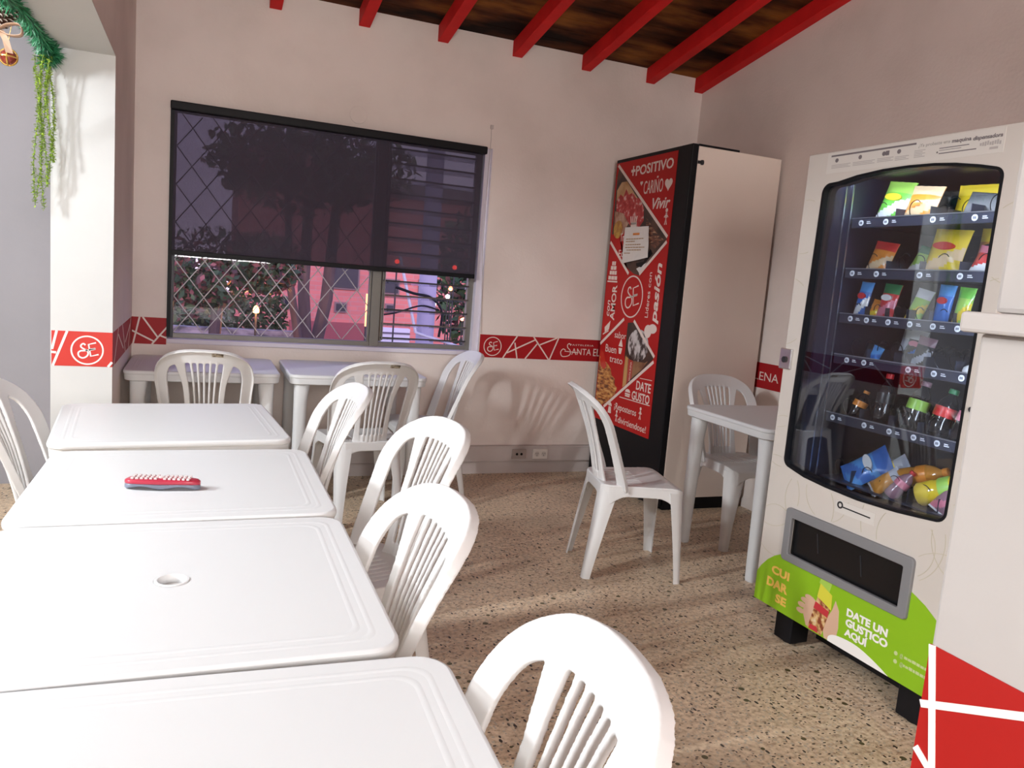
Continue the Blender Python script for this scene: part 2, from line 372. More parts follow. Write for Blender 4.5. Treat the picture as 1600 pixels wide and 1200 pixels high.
# red wall borders. build in local plane (x along, z up, y = depth) and rotate
def border(name, x0, x1, z0, z1, lines, M, red=red_m, lw=0.009, extra=None, cm=cream_m):
    b = MB(); b.box(x0, x1, -0.0015, 0, z0, z1, M=M); o = struct(b.build(name, red))
    l = MB()
    for i, pts in enumerate(lines): l.stroke(pts, lw, -0.0024 - 0.00012 * i, -0.0012 + 0.00005 * i)
    if extra: extra(l)
    l.v = [tuple(M @ Vector(v)) for v in l.v]
    l.build('line_pattern', cm, o)
    return o
Mb = Matrix.Translation((0, D, 0)); BZ0, BZ1 = 0.808, 0.962
border('trim_4', XL, WX0 - 0.002, BZ0, BZ1, [[(-0.319, BZ1), (-0.351, BZ0)], [(-0.359, 0.883), (-0.244, 0.825)], [(-0.253, BZ0), (-0.174, 0.911)], [(-0.303, BZ1), (-0.224, 0.850)], [(-0.217, 0.862), (-0.178, 0.847)]], Mb)
def eb(l):
    monogram(l, 1.842, 0.884, 0.062, 0.0055, -0.0024, -0.0012)
bo = border('trim_5', 1.748, XR, BZ0, BZ1, [[(2.017, BZ1), (1.922, BZ0)], [(2.003, 0.916), (2.027, BZ0)], [(1.950, 0.844), (2.151, 0.941)], [(2.087, BZ0), (2.170, 0.915)], [(2.140, BZ1), (2.266, BZ0)], [(2.192, 0.910), (2.318, BZ1)], [(2.330, BZ1), (2.272, BZ0)]], Mb, extra=eb)
def santa(parent, x, M, off=0):
    text('lettering', 'PASTELERIA', x + 0.070, 0.9145, 0.012, cream_m, parent, width=0.185, M=M, depth=-0.0016, sp=1.2)
    l = MB()
    S = catmull([(0.100, 0.030), (0.084, 0.044), (0.066, 0.034), (0.070, 0.014), (0.096, -0.006), (0.100, -0.034), (0.070, -0.050), (0.018, -0.052), (0.0, -0.022), (0.022, 0.002), (0.05, -0.006)], 5)
    l.stroke([(x + p.x * 0.75, 0.886 + p.y * 0.95) for p in S], 0.006, -0.0024, -0.0012)
    l.stroke([(x + 0.03, 0.873), (x + 0.14, 0.866)], 0.005, -0.0024, -0.0012)
    l.v = [tuple(M @ Vector(v)) for v in l.v]; l.build('swash', cream_m, parent)
    text('lettering', 'ANTA', x + 0.085, 0.851, 0.047, cream_m, parent, width=0.155, M=M, depth=-0.0016)
    text('lettering', 'ELENA', x + 0.258, 0.847, 0.055, cream_m, parent, width=0.165, M=M, depth=-0.0016)
santa(bo, 2.355, Mb)
# right wall: local x runs towards the camera
Mr = Matrix.Translation((XR, D, 0)) @ Matrix.Rotation(R(-90), 4, 'Z')
bo = border('trim_6', 0, D - 1.0, BZ0 - 0.02, BZ1 - 0.015, [[(0.2, BZ1 - 0.02), (0.33, BZ0)], [(1.3, BZ0), (1.5, BZ1 - 0.02)], [(1.5, BZ0), (1.35, BZ1 - 0.02)]], Mr)
text('lettering', 'SANTA', 0.66, 0.838, 0.055, cream_m, bo, width=0.19, M=Mr, depth=-0.0016)
text('lettering', 'ELENA', 0.875, 0.838, 0.055, cream_m, bo, width=0.27, M=Mr, depth=-0.0016)
# left stub side face: local x runs away... towards +Y, facing +X
Ml = Matrix.Translation((XL, YP, 0)) @ Matrix.Rotation(R(90), 4, 'Z')
border('trim_7', 0.0, D - YP, BZ0, BZ1, [[(0.05, BZ0), (0.25, BZ1)], [(0.45, BZ1), (0.62, BZ0)], [(0.8, BZ0), (0.95, BZ1)], [(0.25, 0.93), (0.5, 0.84)], [(0.62, 0.86), (0.9, 0.93)]], Ml)
Mp = Matrix.Translation((0, YP - 0.003, 0))
def ep(l): monogram(l, -0.458, 0.880, 0.062, 0.0065, -0.0024, -0.0012)
border('trim_8', XW + 0.004, XL, BZ0, BZ1, [[(-0.576, BZ1), (-0.594, 0.880)], [(-0.536, BZ1), (-0.591, BZ0)], [(-0.596, 0.868), (-0.578, 0.866)], [(-0.376, BZ0), (-0.360, 0.830)]], Mp, red=redf_m, lw=0.010, extra=ep, cm=mat('white_lettering', (0.84, 0.80, 0.77), 0.5))
# near wall: faces -X, local x runs towards the camera (-Y)
Mn = Matrix.Translation((FX, FY, 0)) @ Matrix.Rotation(R(-90), 4, 'Z')
border('trim_9', 0.0, 0.457, BZ0 - 0.005, BZ1 + 0.003, [[(0.003, 0.965), (0.030, 0.803)], [(0.0, 0.8935), (0.115, 0.944), (0.3, 1.02)][:2], [(0.002, 0.842), (0.055, 0.803)], [(0.09, 0.803), (0.2, 0.965)], [(0.11, 0.942), (0.16, 0.962)]], Mn, red=mat('red_vinyl_by_door', (0.38, 0.012, 0.009), 0.5, spec=0.2), lw=0.0085, cm=mat('white_lettering', (0.84, 0.80, 0.77), 0.5))

# ------------------------------------------------------------------ the window
frame_m = mat('dark_window_steel', (0.05, 0.05, 0.055), 0.45, 0.4)
alu_m = mat('grey_window_steel', (0.22, 0.21, 0.19), 0.5, 0.5)
lav_m = mat('sill_paint', (0.70, 0.66, 0.74), 0.55)
win = empty('window_1', (0, D, 0)); struct(win)
mb = MB(); yf = 0.085
mb.box(WX0, WX1, yf - 0.02, yf + 0.03, WZ1 - 0.04, WZ1); mb.box(WX0, WX0 + 0.03, yf - 0.02, yf + 0.03, WZ0, WZ1)
mb.build('window_frame', frame_m, win, bevel=0.003)
mb = MB(); mb.box(WX0 + 0.02, WX1, yf - 0.01, yf + 0.03, WZ0, WZ0 + 0.035); mb.box(1.015, 1.075, yf - 0.02, yf + 0.03, WZ0, WZ1); mb.box(1.000, 1.015, yf - 0.005, yf + 0.03, WZ0, WZ1)
mb.box(WX1 - 0.075, WX1, yf - 0.02, yf + 0.03, WZ0, WZ1)
mb.build('mullion', alu_m, win, bevel=0.003)
mb = MB(); mb.box(WX0, WX1, -0.014, yf - 0.012, WZ0 - 0.02, WZ0 + 0.006); mb.build('window_sill', lav_m, win, bevel=0.003)
mb = MB(); mb.box(WX1 - 0.045, WX1 + 0.001, 0.015, yf + 0.02, WZ0, WZ1); mb.box(WX1 - 0.006, WX1 + 0.001, 0, 0.015, WZ0, WZ1); mb.build('window_reveal', lav_m, win)
# diamond grille
mb = MB(); gx0, gx1, gz0, gz1 = WX0 + 0.03, 1.0, WZ0 + 0.035, WZ1 - 0.04; px, pz = 0.165, 0.215; yg = yf + 0.012
for i in range(-12, 20):
    for s in (1, -1):
        # line z = gz0 + s*(x - c)*pz/px
        c = gx0 + i * px; seg = []
        for k in range(121):
            x = gx0 + (gx1 - gx0) * k / 120; z = gz0 + s * (x - c) * pz / px
            if gz0 <= z <= gz1: seg.append((x, z))
        if len(seg) > 2: mb.tube([(seg[0][0], yg, seg[0][1]), (seg[-1][0], yg, seg[-1][1])], 0.0032, 6)
mb.build('window_grille', mat('grille_paint', (0.50, 0.47, 0.46), 0.5, 0.2), win)
def glass_mat(name, tint=(1, 1, 1), refl=0.08, rough=0.0):
    m = bpy.data.materials.new(name); m.use_nodes = True; n = m.node_tree; n.nodes.clear()
    o = n.nodes.new('ShaderNodeOutputMaterial'); t_ = n.nodes.new('ShaderNodeBsdfTransparent'); g = n.nodes.new('ShaderNodeBsdfGlossy'); mx = n.nodes.new('ShaderNodeMixShader')
    fr = n.nodes.new('ShaderNodeLayerWeight'); fr.inputs['Blend'].default_value = 0.25
    ma = n.nodes.new('ShaderNodeMath'); ma.operation = 'MULTIPLY_ADD'; ma.inputs[1].default_value = 0.6; ma.inputs[2].default_value = refl
    n.links.new(fr.outputs['Fresnel'], ma.inputs[0])
    t_.inputs['Color'].default_value = (*tint, 1); g.inputs['Roughness'].default_value = rough; g.inputs['Color'].default_value = (0.95, 0.97, 1, 1)
    n.links.new(ma.outputs[0], mx.inputs[0]); n.links.new(t_.outputs[0], mx.inputs[1]); n.links.new(g.outputs[0], mx.inputs[2]); n.links.new(mx.outputs[0], o.inputs['Surface'])
    return m
pane_m = glass_mat('window_pane_glass', (0.93, 0.92, 0.95), 0.01)
MB().box(gx0, gx1, yf + 0.02, yf + 0.024, gz0, gz1).build('glass_pane', pane_m, win)
# louvre blades
slat_m = mat('louvre_edge_steel', (0.16, 0.15, 0.15), 0.35, 0.7)
for k in range(14):
    z = WZ0 + 0.055 + k * 0.092
    Mx = Matrix.Translation((0, yf + 0.01, z)) @ Matrix.Rotation(R(-12), 4, 'X')
    mb = MB(); mb.box(1.08, WX1 - 0.08, -0.045, 0.045, -0.0025, 0.0025, M=Mx); o = mb.build('louvre_blade', pane_m, win)
    mb = MB(); mb.box(1.08, WX1 - 0.08, -0.050, -0.044, -0.005, 0.005, M=Mx); mb.build('blade_edge', slat_m if k % 2 else frame_m, o)
mb = MB(); mb.box(1.078, 1.088, yf - 0.035, yf + 0.005, WZ0 + 0.04, WZ1 - 0.04); mb.box(WX1 - 0.088, WX1 - 0.078, yf - 0.035, yf + 0.005, WZ0 + 0.04, WZ1 - 0.04)
mb.tube([(1.09, yf - 0.045, WZ0 + 0.05), (1.09, yf - 0.045, WZ1 - 0.1)], 0.005, 6)
mb.build('louvre_carrier', alu_m, win)
# roller blind
bl = empty('roller_blind', (0, D, 0), 0, 'black see-through roller blind covering the upper window', 'blind')
bz = 1.345
bm_ = bpy.data.materials.new('blind_mesh_fabric'); bm_.use_nodes = True; n = bm_.node_tree; n.nodes.clear()
o_ = n.nodes.new('ShaderNodeOutputMaterial'); t_ = n.nodes.new('ShaderNodeBsdfTransparent'); d_ = n.nodes.new('ShaderNodeBsdfDiffuse'); mx = n.nodes.new('ShaderNodeMixShader')
d_.inputs['Color'].default_value = (0.072, 0.062, 0.085, 1); mx.inputs[0].default_value = 0.78
n.links.new(t_.outputs[0], mx.inputs[1]); n.links.new(d_.outputs[0], mx.inputs[2]); n.links.new(mx.outputs[0], o_.inputs['Surface'])
mb = MB(); mb.box(WX0 + 0.012, 1.672, -0.012, -0.0115, bz, 2.14); mb.build('blind_fabric', bm_, bl)
mb = MB(); mb.box(WX0 - 0.002, 1.688, -0.055, -0.002, 2.125, 2.172); mb.build('head_box', black_m, bl, bevel=0.006)
mb = MB(); mb.box(WX0 + 0.012, 1.672, -0.020, -0.004, bz - 0.018, bz + 0.010); mb.build('bottom_bar', black_m, bl, bevel=0.003)
mb = MB(); mb.box(WX0 - 0.002, WX0 + 0.018, -0.014, -0.002, WZ0 + 0.02, 2.13); mb.build('side_rail', black_m, bl)

# ------------------------------------------------------------------ tables
def remesh(name, mb, voxel, m, smooth=3):
    me = bpy.data.meshes.new(name); me.from_pydata(mb.v, [], mb.f)
    b = bmesh.new(); b.from_mesh(me); bmesh.ops.recalc_face_normals(b, faces=b.faces); b.to_mesh(me); b.free()
    o = bpy.data.objects.new(name, me); C.objects.link(o)
    md = o.modifiers.new('r', 'REMESH'); md.mode = 'VOXEL'; md.voxel_size = voxel; md.use_smooth_shade = True
    if smooth:
        s = o.modifiers.new('s', 'SMOOTH'); s.iterations = smooth; s.factor = 0.5
    ev = bpy.data.meshes.new_from_object(o.evaluated_get(bpy.context.evaluated_depsgraph_get()))
    bpy.data.objects.remove(o); bpy.data.meshes.remove(me)
    ev.materials.clear(); ev.materials.append(m)
    ev.polygons.foreach_set('use_smooth', [True] * len(ev.polygons)); ev.update(); ev.name = name
    return ev
def make_table(name, wx, dy, hole, label, group, loc, rz=0, h=0.75):
    t = empty(name, loc, rz, label, 'table', group)
    ov = [(x, z) for x, z in rrect(-wx / 2, wx / 2, -dy / 2, dy / 2, 0.055, 8)]
    holes = [[(0.0 + 0.024 * math.cos(-a * math.pi / 12), 0.024 * math.sin(-a * math.pi / 12)) for a in range(24)]] if hole else []
    RX = Matrix.Rotation(R(-90), 4, 'X')       # plate y -> z
    top = plate('tabletop', ov, holes, -h, -h + 0.022, tableplastic, t, bevel=0.008)
    top.data.transform(RX)
    top.data.transform(Matrix.Scale(-1, 4, Vector((0, 0, 1)))) if False else None
    zc = sum(v.co.z for v in top.data.vertices) / len(top.data.vertices)
    # skirt
    sk = MB(); outl = ov; n_ = len(outl)
    def shrink(d): return [(x * (wx / 2 - d) / (wx / 2), z * (dy / 2 - d) / (dy / 2)) for x, z in outl]
    lv = [(0.002, h - 0.008), (0.006, h - 0.050), (0.012, h - 0.054), (0.016, h - 0.050), (0.014, h - 0.010)]
    vs = []
    for d, z in lv: vs += [(x, y, z) for x, y in shrink(d)]
    fs = []
    for i in range(len(lv)):
        j = (i + 1) % len(lv)
        for k in range(n_): fs.append((i * n_ + k, i * n_ + (k + 1) % n_, j * n_ + (k + 1) % n_, j * n_ + k))
    sk.add(vs, fs); sk.build('apron', tableplastic, t, smooth=True)
    # raised panel lines moulded in the top
    gl = MB()
    for ins in (0.040, 0.062):
        lp = rrect(-wx / 2 + ins, wx / 2 - ins, -dy / 2 + ins, dy / 2 - ins, 0.035, 6)
        pr_ = [(-0.006, 0), (-0.002, 0.0006), (0.002, 0.0006), (0.006, 0)]
        N = len(lp); vs = []; fs = []
        for (x, y) in lp:
            for off, dz in pr_: vs.append((x * (1 + off / (wx / 2 - ins)), y * (1 + off / (dy / 2 - ins)), h - 0.0001 + dz))
        for i in range(N):
            j = (i + 1) % N
            for k in range(3): fs.append((i * 4 + k, i * 4 + k + 1, j * 4 + k + 1, j * 4 + k))
        gl.add(vs, fs)
    gl.build('moulded_line', tableplastic, t, smooth=True)
    if hole:
        r_ = MB(); r_.lathe([(0.024, h - 0.03), (0.024, h + 0.0005), (0.025, h + 0.0018), (0.029, h + 0.0018), (0.0305, h)], 28, cap=False); r_.build('parasol_hole_rim', tableplastic, t, smooth=True)
        r_ = MB(); r_.lathe([(0.0, h - 0.014), (0.0238, h - 0.014), (0.0238, h - 0.016), (0.0, h - 0.016)], 28, cap=False); r_.build('hole_cap', mat('hole_cap_grey', (0.62, 0.62, 0.61), 0.5), t)
    for sx in (-1, 1):
        for sy in (-1, 1):
            l = MB(); n = 20; prof = [(0.0, 0.024, 0.0), (0.012, 0.026, 0.0), (0.3, 0.030, 0.003), (0.6, 0.035, 0.008), (0.68, 0.041, 0.012), (h - 0.022, 0.044, 0.014)]
            vs = []
            for z, r_, inn in prof:
                cx, cy = sx * (wx / 2 - 0.058 - inn), sy * (dy / 2 - 0.058 - inn)
                for k in range(n):
                    a = 2 * math.pi * k / n; ca, sa = math.cos(a), math.sin(a)
                    q = (abs(ca) ** 3 + abs(sa) ** 3) ** (-1 / 3)
                    vs.append((cx + r_ * ca * q, cy + r_ * sa * q, z))
            fs = [(i * n + k, i * n + (k + 1) % n, (i + 1) * n + (k + 1) % n, (i + 1) * n + k) for i in range(len(prof) - 1) for k in range(n)]
            fs += [tuple(range(n))[::-1], tuple((len(prof) - 1) * n + k for k in range(n))]
            l.add(vs, fs); l.build('leg', tableplastic, t, smooth=True)
    return t
G = 'row of tables pushed together'
make_table('plastic_table', 0.715, 0.69, False, 'white plastic table at the far end of the long row, by the pillar', G, (-0.083, 2.925, 0), R(4.5))
make_table('plastic_table', 0.70, 0.675, False, 'white plastic table under the remote control, second from the far end', G, (-0.028, 2.136, 0))
make_table('plastic_table', 0.70, 0.675, True, 'white plastic table with the round parasol hole in its top', G, (-0.035, 1.447, 0), R(-0.6))
make_table('plastic_table', 0.74, 0.70, False, 'white plastic table at the near end of the row, closest to the viewer', G, (-0.020, 0.745, 0), R(-2.5), 0.752)
make_table('plastic_table', 0.75, 0.68, False, 'white plastic table in the left corner under the window', 'tables along the window wall', (0.028, 4.515, 0))
make_table('plastic_table', 0.76, 0.68, False, 'white plastic table under the right part of the window', 'tables along the window wall', (0.828, 4.515, 0))
make_table('plastic_table', 0.76, 0.68, False, 'white plastic table between the red poster cooler and the vending machine', None, (2.800, 3.115, 0))

# ------------------------------------------------------------------ chairs
hl = [-.05, 0, .118, .22, .31, .383, .424, .46]; le = [-.008, 0, .022, .050, .085, .115, .135, .160]; wr = [.118, .112, .078, .062, .057, .045, .033, .025]
def interp_s(h, ys):
    # smooth monotone interpolation of the tables above
    e = 0.03
    return (np.interp(h - e, hl, ys) + np.interp(h, hl, ys) * 2 + np.interp(h + e, hl, ys)) / 4
def S(x, h):
    return np.array([x, -.165 - interp_s(h, le) + interp_s(h, wr) * (abs(x) / .2) ** 2, .44 + h])
def Sn(x, h):
    e = 0.002; a = S(x + e, h) - S(x - e, h); b = S(x, h + e) - S(x, h - e); n = np.cross(a, b); return n / np.linalg.norm(n)
def sheet(mb, grid, fn, nf, th, closed=False, ths=None):
    """solid sheet from a grid of parameters"""
    I, K = len(grid), len(grid[0]); top = []; bot = []
    for i, row in enumerate(grid):
        for k, (a, b) in enumerate(row):
            p, n = fn(a, b), nf(a, b); t2 = (ths[i] if ths else th) / 2
            top.append(p + n * t2); bot.append(p - n * t2)
    vs = top + bot; o = I * K; fs = []
    for i in range(I if closed else I - 1):
        j = (i + 1) % I
        for k in range(K - 1):
            fs.append((i * K + k, i * K + k + 1, j * K + k + 1, j * K + k))
            fs.append((o + i * K + k, o + j * K + k, o + j * K + k + 1, o + i * K + k + 1))
        fs.append((i * K, j * K, o + j * K, o + i * K)); fs.append((i * K + K - 1, o + i * K + K - 1, o + j * K + K - 1, j * K + K - 1))
    if not closed:
        for k in range(K - 1):
            fs.append((k, o + k, o + k + 1, k + 1)); q = (I - 1) * K; fs.append((q + k, q + k + 1, o + q + k + 1, o + q + k))
    mb.add(vs, fs)
def ribbon(mb, pts, ws, th, sub=5, K=5):
    c = catmull([(x, h, w_) for (x, h), w_ in zip(pts, ws)], sub); N = len(c); grid = []
    for i in range(N):
        a, b = c[max(i - 1, 0)], c[min(i + 1, N - 1)]; t = Vector((b.x - a.x, b.y - a.y)).normalized(); nx, nh = -t.y, t.x
        grid.append([(c[i].x + nx * c[i].z * s, c[i].y + nh * c[i].z * s) for s in np.linspace(-1, 1, K)])
    sheet(mb, grid, S, Sn, th)
def make_chair(label):
    t = empty('plastic_chair', (0, 0, 0), 0, label, 'chair', 'white plastic chairs')
    b = MB()
    half = [(.170, -0.02, .019), (.185, .118, .021), (.194, .22, .023), (.199, .295, .025), (.184, .358, .028), (.140, .392, .031), (.075, .406, .033), (0, .408, .034)]
    full = [(-x, h, w_) for x, h, w_ in half] + [(x, h, w_) for x, h, w_ in half[::-1][1:]]
    ribbon(b, [(x, h) for x, h, _ in full], [w_ for *_, w_ in full], 0.012)
    # turned-back rim of the outer edge
    c = catmull([(x, h, w_) for x, h, w_ in full], 5); N = len(c); ring = []
    for i in range(N):
        a_, b_ = c[max(i - 1, 0)], c[min(i + 1, N - 1)]; tt = Vector((b_.x - a_.x, b_.y - a_.y)).normalized()
        ring.append((c[i].x - tt.y * c[i].z * 0.97, c[i].y + tt.x * c[i].z * 0.97))
    vs_grid = []
    for i, (x, h) in enumerate(ring): vs_grid.append([(x, h, 0.004), (x, h, -0.018)])
    I = len(vs_grid); top = []; bot = []
    for i in range(I):
        x, h = ring[i]; p = S(x, h); n = Sn(x, h); n = n if n[1] > 0 else -n
        x2, h2 = ring[min(i + 1, I - 1)]; x1_, h1_ = ring[max(i - 1, 0)]
        tg = S(x2, h2) - S(x1_, h1_); tg /= np.linalg.norm(tg); sd = np.cross(tg, n)
        for q in (p + n * 0.005, p - n * 0.020): top.append(q + sd * 0.0028); bot.append(q - sd * 0.0028)
    vs = top + bot; o = I * 2; fs = []
    for i in range(I - 1):
        a0, a1, b0, b1 = 2 * i, 2 * i + 1, 2 * i + 2, 2 * i + 3
        fs += [(a0, a1, b1, b0), (o + a0, o + b0, o + b1, o + a1), (a0, b0, o + b0, o + a0), (a1, o + a1, o + b1, b1)]
    fs += [(0, o, o + 1, 1), (2 * I - 2, 2 * I - 1, o + 2 * I - 1, o + 2 * I - 2)]
    b.add(vs, fs)
    # splat borders
    for s in (-1, 1):
        ribbon(b, [(s * .080, -.03), (s * .076, .05), (s * .078, .15), (s * .086, .25), (s * .098, .31), (s * .112, .375)], [.016, .014, .013, .014, .017, .024], 0.013)
        # foot of the frame flowing into the seat edge
    for k in range(1, 7):
        f = (k - 3.5) / 3.5
        if k in range(1, 7): pass
    for k in range(5):
        f = (k - 2) / 3.0
        ribbon(b, [(f * .064, -.02), (f * .062, .08), (f * .068, .2), (f * .078, .3), (f * .092, .385)], [.0050, .0048, .0048, .0052, .0060], 0.015, K=3)
    # solid foot of the splat
    ribbon(b, [(-.085, .004), (0, .004), (.085, .004)], [.036, .036, .036], 0.009)
    bk = remesh('backrest', b, 0.0032, plastic, 4)
    obj_from_mesh('backrest', bk, t)
    # seat
    def hw(y):
        base = np.interp(y, [-.17, .205], [.172, .208]); r = .045
        for e, sg in ((-.172, 1), (.212, -1)):
            d = (y - e) * sg
            if d < r: base -= r - math.sqrt(max(r * r - (r - d) ** 2, 0))
        return base
    def sf(x, y):
        bowl = .012 * max(0, 1 - (x / .2) ** 2) * max(0, 1 - ((y + .0) / .19) ** 2)
        fr = .03 * max(0, (y - .15) / .06) ** 2
        return np.array([x, y, .443 - bowl - fr * .6])
    up = lambda a, b_: np.array([0, 0, 1.0])
    s_ = MB()
    def strip(xa, xb, ya, yb, ny=8, nx=5):
        ys = np.linspace(ya, yb, ny)
        sheet(s_, [[(xa(y) + (xb(y) - xa(y)) * k / (nx - 1), y) for k in range(nx)] for y in ys], sf, up, 0.0085)
    NS = 9; slotw = 0.0052; xs = np.linspace(-.12, .12, NS)
    strip(lambda y: -hw(y), lambda y: hw(y), .045, .211, 14, 13)
    strip(lambda y: -hw(y), lambda y: hw(y), -.171, -.115, 10, 13)
    edges = [None] + list(xs) + [None]
    for k in range(NS + 1):
        a_ = (lambda y: -hw(y)) if edges[k] is None else (lambda y, q=edges[k]: q + slotw / 2)
        b_ = (lambda y: hw(y)) if edges[k + 1] is None else (lambda y, q=edges[k + 1]: q - slotw / 2)
        strip(a_, b_, -.118, .048, 8, 4)
    # apron loop
    ys = list(np.linspace(-.171, .211, 26)); loop = [(hw(y) - .004, y) for y in ys] + [(-hw(y) + .004, y) for y in ys[::-1]]
    dense = []
    for i in range(len(loop)):
        a_, b_ = Vector(loop[i]), Vector(loop[(i + 1) % len(loop)]); m_ = max(1, int((b_ - a_).length / .02))
        dense += [tuple(a_.lerp(b_, q / m_)) for q in range(m_)]
    def zlow(x, y):
        d = min(math.hypot(abs(x) - .19, y - .195), math.hypot(abs(x) - .16, y + .155))
        return .395 - .07 * max(0, 1 - d / .11) ** 2
    grid = []; top = []; 
    I = len(dense); vs = []; fs = []
    for i, (x, y) in enumerate(dense):
        a_, b_ = Vector(dense[i - 1]), Vector(dense[(i + 1) % I]); tt = (b_ - a_).normalized(); nx, ny = tt.y, -tt.x
        zt = sf(x, y)[2]; zl = zlow(x, y)
        for (off, z) in ((.003, zt), (.006, zl), (-.002, zl), (-.004, zt)): vs.append((x + nx * off, y + ny * off, z))
    for i in range(I):
        j = (i + 1) % I
        for k in range(4): fs.append((i * 4 + k, i * 4 + (k + 1) % 4, j * 4 + (k + 1) % 4, j * 4 + k))
    s_.add(vs, fs)
    st = remesh('seat', s_, 0.0030, plastic, 2)
    obj_from_mesh('seat', st, t)
    # legs: quarter-round channels
    for nm, sx, sy, (cx, cy), (fx, fy), L0, L1 in (('leg', 1, 1, (.207, .213), (.228, .228), .075, .036), ('leg', -1, 1, (.207, .213), (.228, .228), .075, .036), ('leg', 1, -1, (.174, -.174), (.188, -.235), .078, .036), ('leg', -1, -1, (.174, -.174), (.188, -.235), .078, .036)):
        lg = MB(); nz, na = 10, 9; top = []; bot = []
        for i in range(nz):
            f = i / (nz - 1); z = .425 * (1 - f); L_ = L1 + (L0 - L1) * (1 - f) ** 1.3
            px_, py_ = cx + (fx - cx) * f, cy + (fy - cy) * f
            for k in range(na):
                th = math.pi / 2 * k / (na - 1); p_ = 0.62
                ix = L_ * (1 - math.sin(th) ** p_); iy = L_ * (1 - math.cos(th) ** p_)
                nx_, ny_ = (math.sin(th), math.cos(th))
                X, Y = px_ - ix, abs(py_) - iy
                for lst, o_ in ((top, 0.0), (bot, -0.006)):
                    lst.append((sx * (X + nx_ * o_), sy * (Y + ny_ * o_), z))
        vs = top + bot; o = nz * na; fs = []
        for i in range(nz - 1):
            for k in range(na - 1):
                fs += [(i * na + k, i * na + k + 1, (i + 1) * na + k + 1, (i + 1) * na + k), (o + i * na + k, o + (i + 1) * na + k, o + (i + 1) * na + k + 1, o + i * na + k + 1)]
            fs += [(i * na, (i + 1) * na, o + (i + 1) * na, o + i * na), (i * na + na - 1, o + i * na + na - 1, o + (i + 1) * na + na - 1, (i + 1) * na + na - 1)]
        for k in range(na - 1):
            fs.append((k, o + k, o + k + 1, k + 1)); q = (nz - 1) * na; fs.append((q + k, q + k + 1, o + q + k + 1, o + q + k))
        lg.add(vs, fs); lg.build(nm, plastic, t, smooth=True)
    # maker's plate moulded into the back of the crown
    return t
CH = [((1.930, 3.134), 256.5, 'white plastic chair standing alone in front of the red poster cooler'),
      ((0.438, 2.230), 99.5, 'white plastic chair beside the table with the remote control'),
      ((0.198, 1.474), 92, 'white plastic chair pushed in at the table with the parasol hole'),
      ((0.205, 0.822), 83.7, 'nearest white plastic chair at the bottom edge of the view'),
      ((0.293, 2.960), 95, 'white plastic chair at the right side of the far table of the row, seen edge-on'),
      ((0.821, 4.093), 7, 'white plastic chair seen from behind at the table under the right part of the window'),
      ((0.044, 4.316), -4, 'white plastic chair seen from behind at the corner table under the window'),
      ((1.289, 4.494), 90, 'white plastic chair against the wall right of the window tables'),
      ((2.815, 3.435), 181, 'white plastic chair facing forward behind the table by the cooler'),
      ((-0.370, 2.911), 265, 'white plastic chair on the left side of the table row, cut by the picture edge')]
proto = make_chair(CH[0][2])
chairs = []
for i, ((x, y), a, lab) in enumerate(CH):
    o = proto if i == 0 else copy_tree(proto)
    o.location = (x, y, 0); o.rotation_euler = (0, 0, R(a)); o['label'] = lab; chairs.append(o)
for ci in (5, 6):
    pm = MB(); p = S(0.06, 0.435); n_ = Sn(0.06, 0.435); n_ = -n_ if n_[1] > 0 else n_
    pts = [S(x, h) + n_ * 0.0085 for x, h in ((0.035, .414), (0.088, .412), (0.088, .427), (0.035, .429))]
    pm.add([tuple(q) for q in pts] + [tuple(q - n_ * 0.004) for q in pts], [(0, 1, 2, 3), (7, 6, 5, 4), (0, 4, 5, 1), (1, 5, 6, 2), (2, 6, 7, 3), (3, 7, 4, 0)])
    o = pm.build('maker_plate', noisy('worn_maker_plate', [(0.4, (0.10, 0.07, 0.04)), (0.6, (0.5, 0.44, 0.34))], scale=60, rough=0.5), chairs[ci]); o['label'] = 'brown stained maker plate'


# ------------------------------------------------------------------ cooler with the poster door
COOL = (2.623, 4.820, 0.0)
cool = empty('display_cooler', COOL, R(-90), 'tall beige cooler with a black framed red bakery poster on its door', 'cooler')
beige_m = noisy('beige_cooler_steel', [(0.3, (0.80, 0.69, 0.61)), (0.7, (0.86, 0.75, 0.67))], scale=1.5, rough=0.45)
CW, CHH, CD = 0.893, 2.200, 0.650
mb = MB(); mb.box(0.004, CW - 0.001, 0.045, CD, 0.075, CHH - 0.004); mb.build('cabinet', beige_m, cool, bevel=0.004)
mb = MB(); mb.box(0.02, CW - 0.008, 0.06, CD - 0.02, 0.0, 0.078); mb.build('plinth', black_m, cool)
mb = MB(); mb.box(0.0, CW, 0.0, 0.045, 0.02, CHH + 0.006); mb.build('door', black_m, cool, bevel=0.006)
mb = MB(); mb.box(0.30, CW - 0.01, 0.05, 0.34, CHH - 0.004, CHH + 0.010); mb.build('top_cover', black_m, cool, bevel=0.002)
mb = MB(); mb.box(CW - 0.002, CW + 0.006, 0.045, 0.085, CHH - 0.105, CHH - 0.088); mb.box(CW - 0.002, CW + 0.009, 0.066, 0.080, CHH - 0.110, CHH - 0.083); mb.build('hinge', dark_m, cool)
pred = mat('poster_red', (0.44, 0.012, 0.011), 0.5, spec=0.2)
panel = MB().box(0.012, 0.748, -0.002, 0.0, 0.420, 2.182).build('poster', pred, cool)
d0, d1 = -0.0028, -0.0016
def layer(k): return -0.0020 - 0.0004 * k, -0.0016 - 0.0004 * (k - 1)
def art(nm, poly, m, k, parent=panel):
    a_, b_ = layer(k); return MB().prism(poly, a_, b_ if b_ > a_ else a_ + 0.0004).build(nm, m, parent)
def painter(name, stops, scale, stretch=(1, 1, 1), rough=0.4): return noisy(name, stops, scale=scale, rough=rough, stretch=stretch, detail=3)
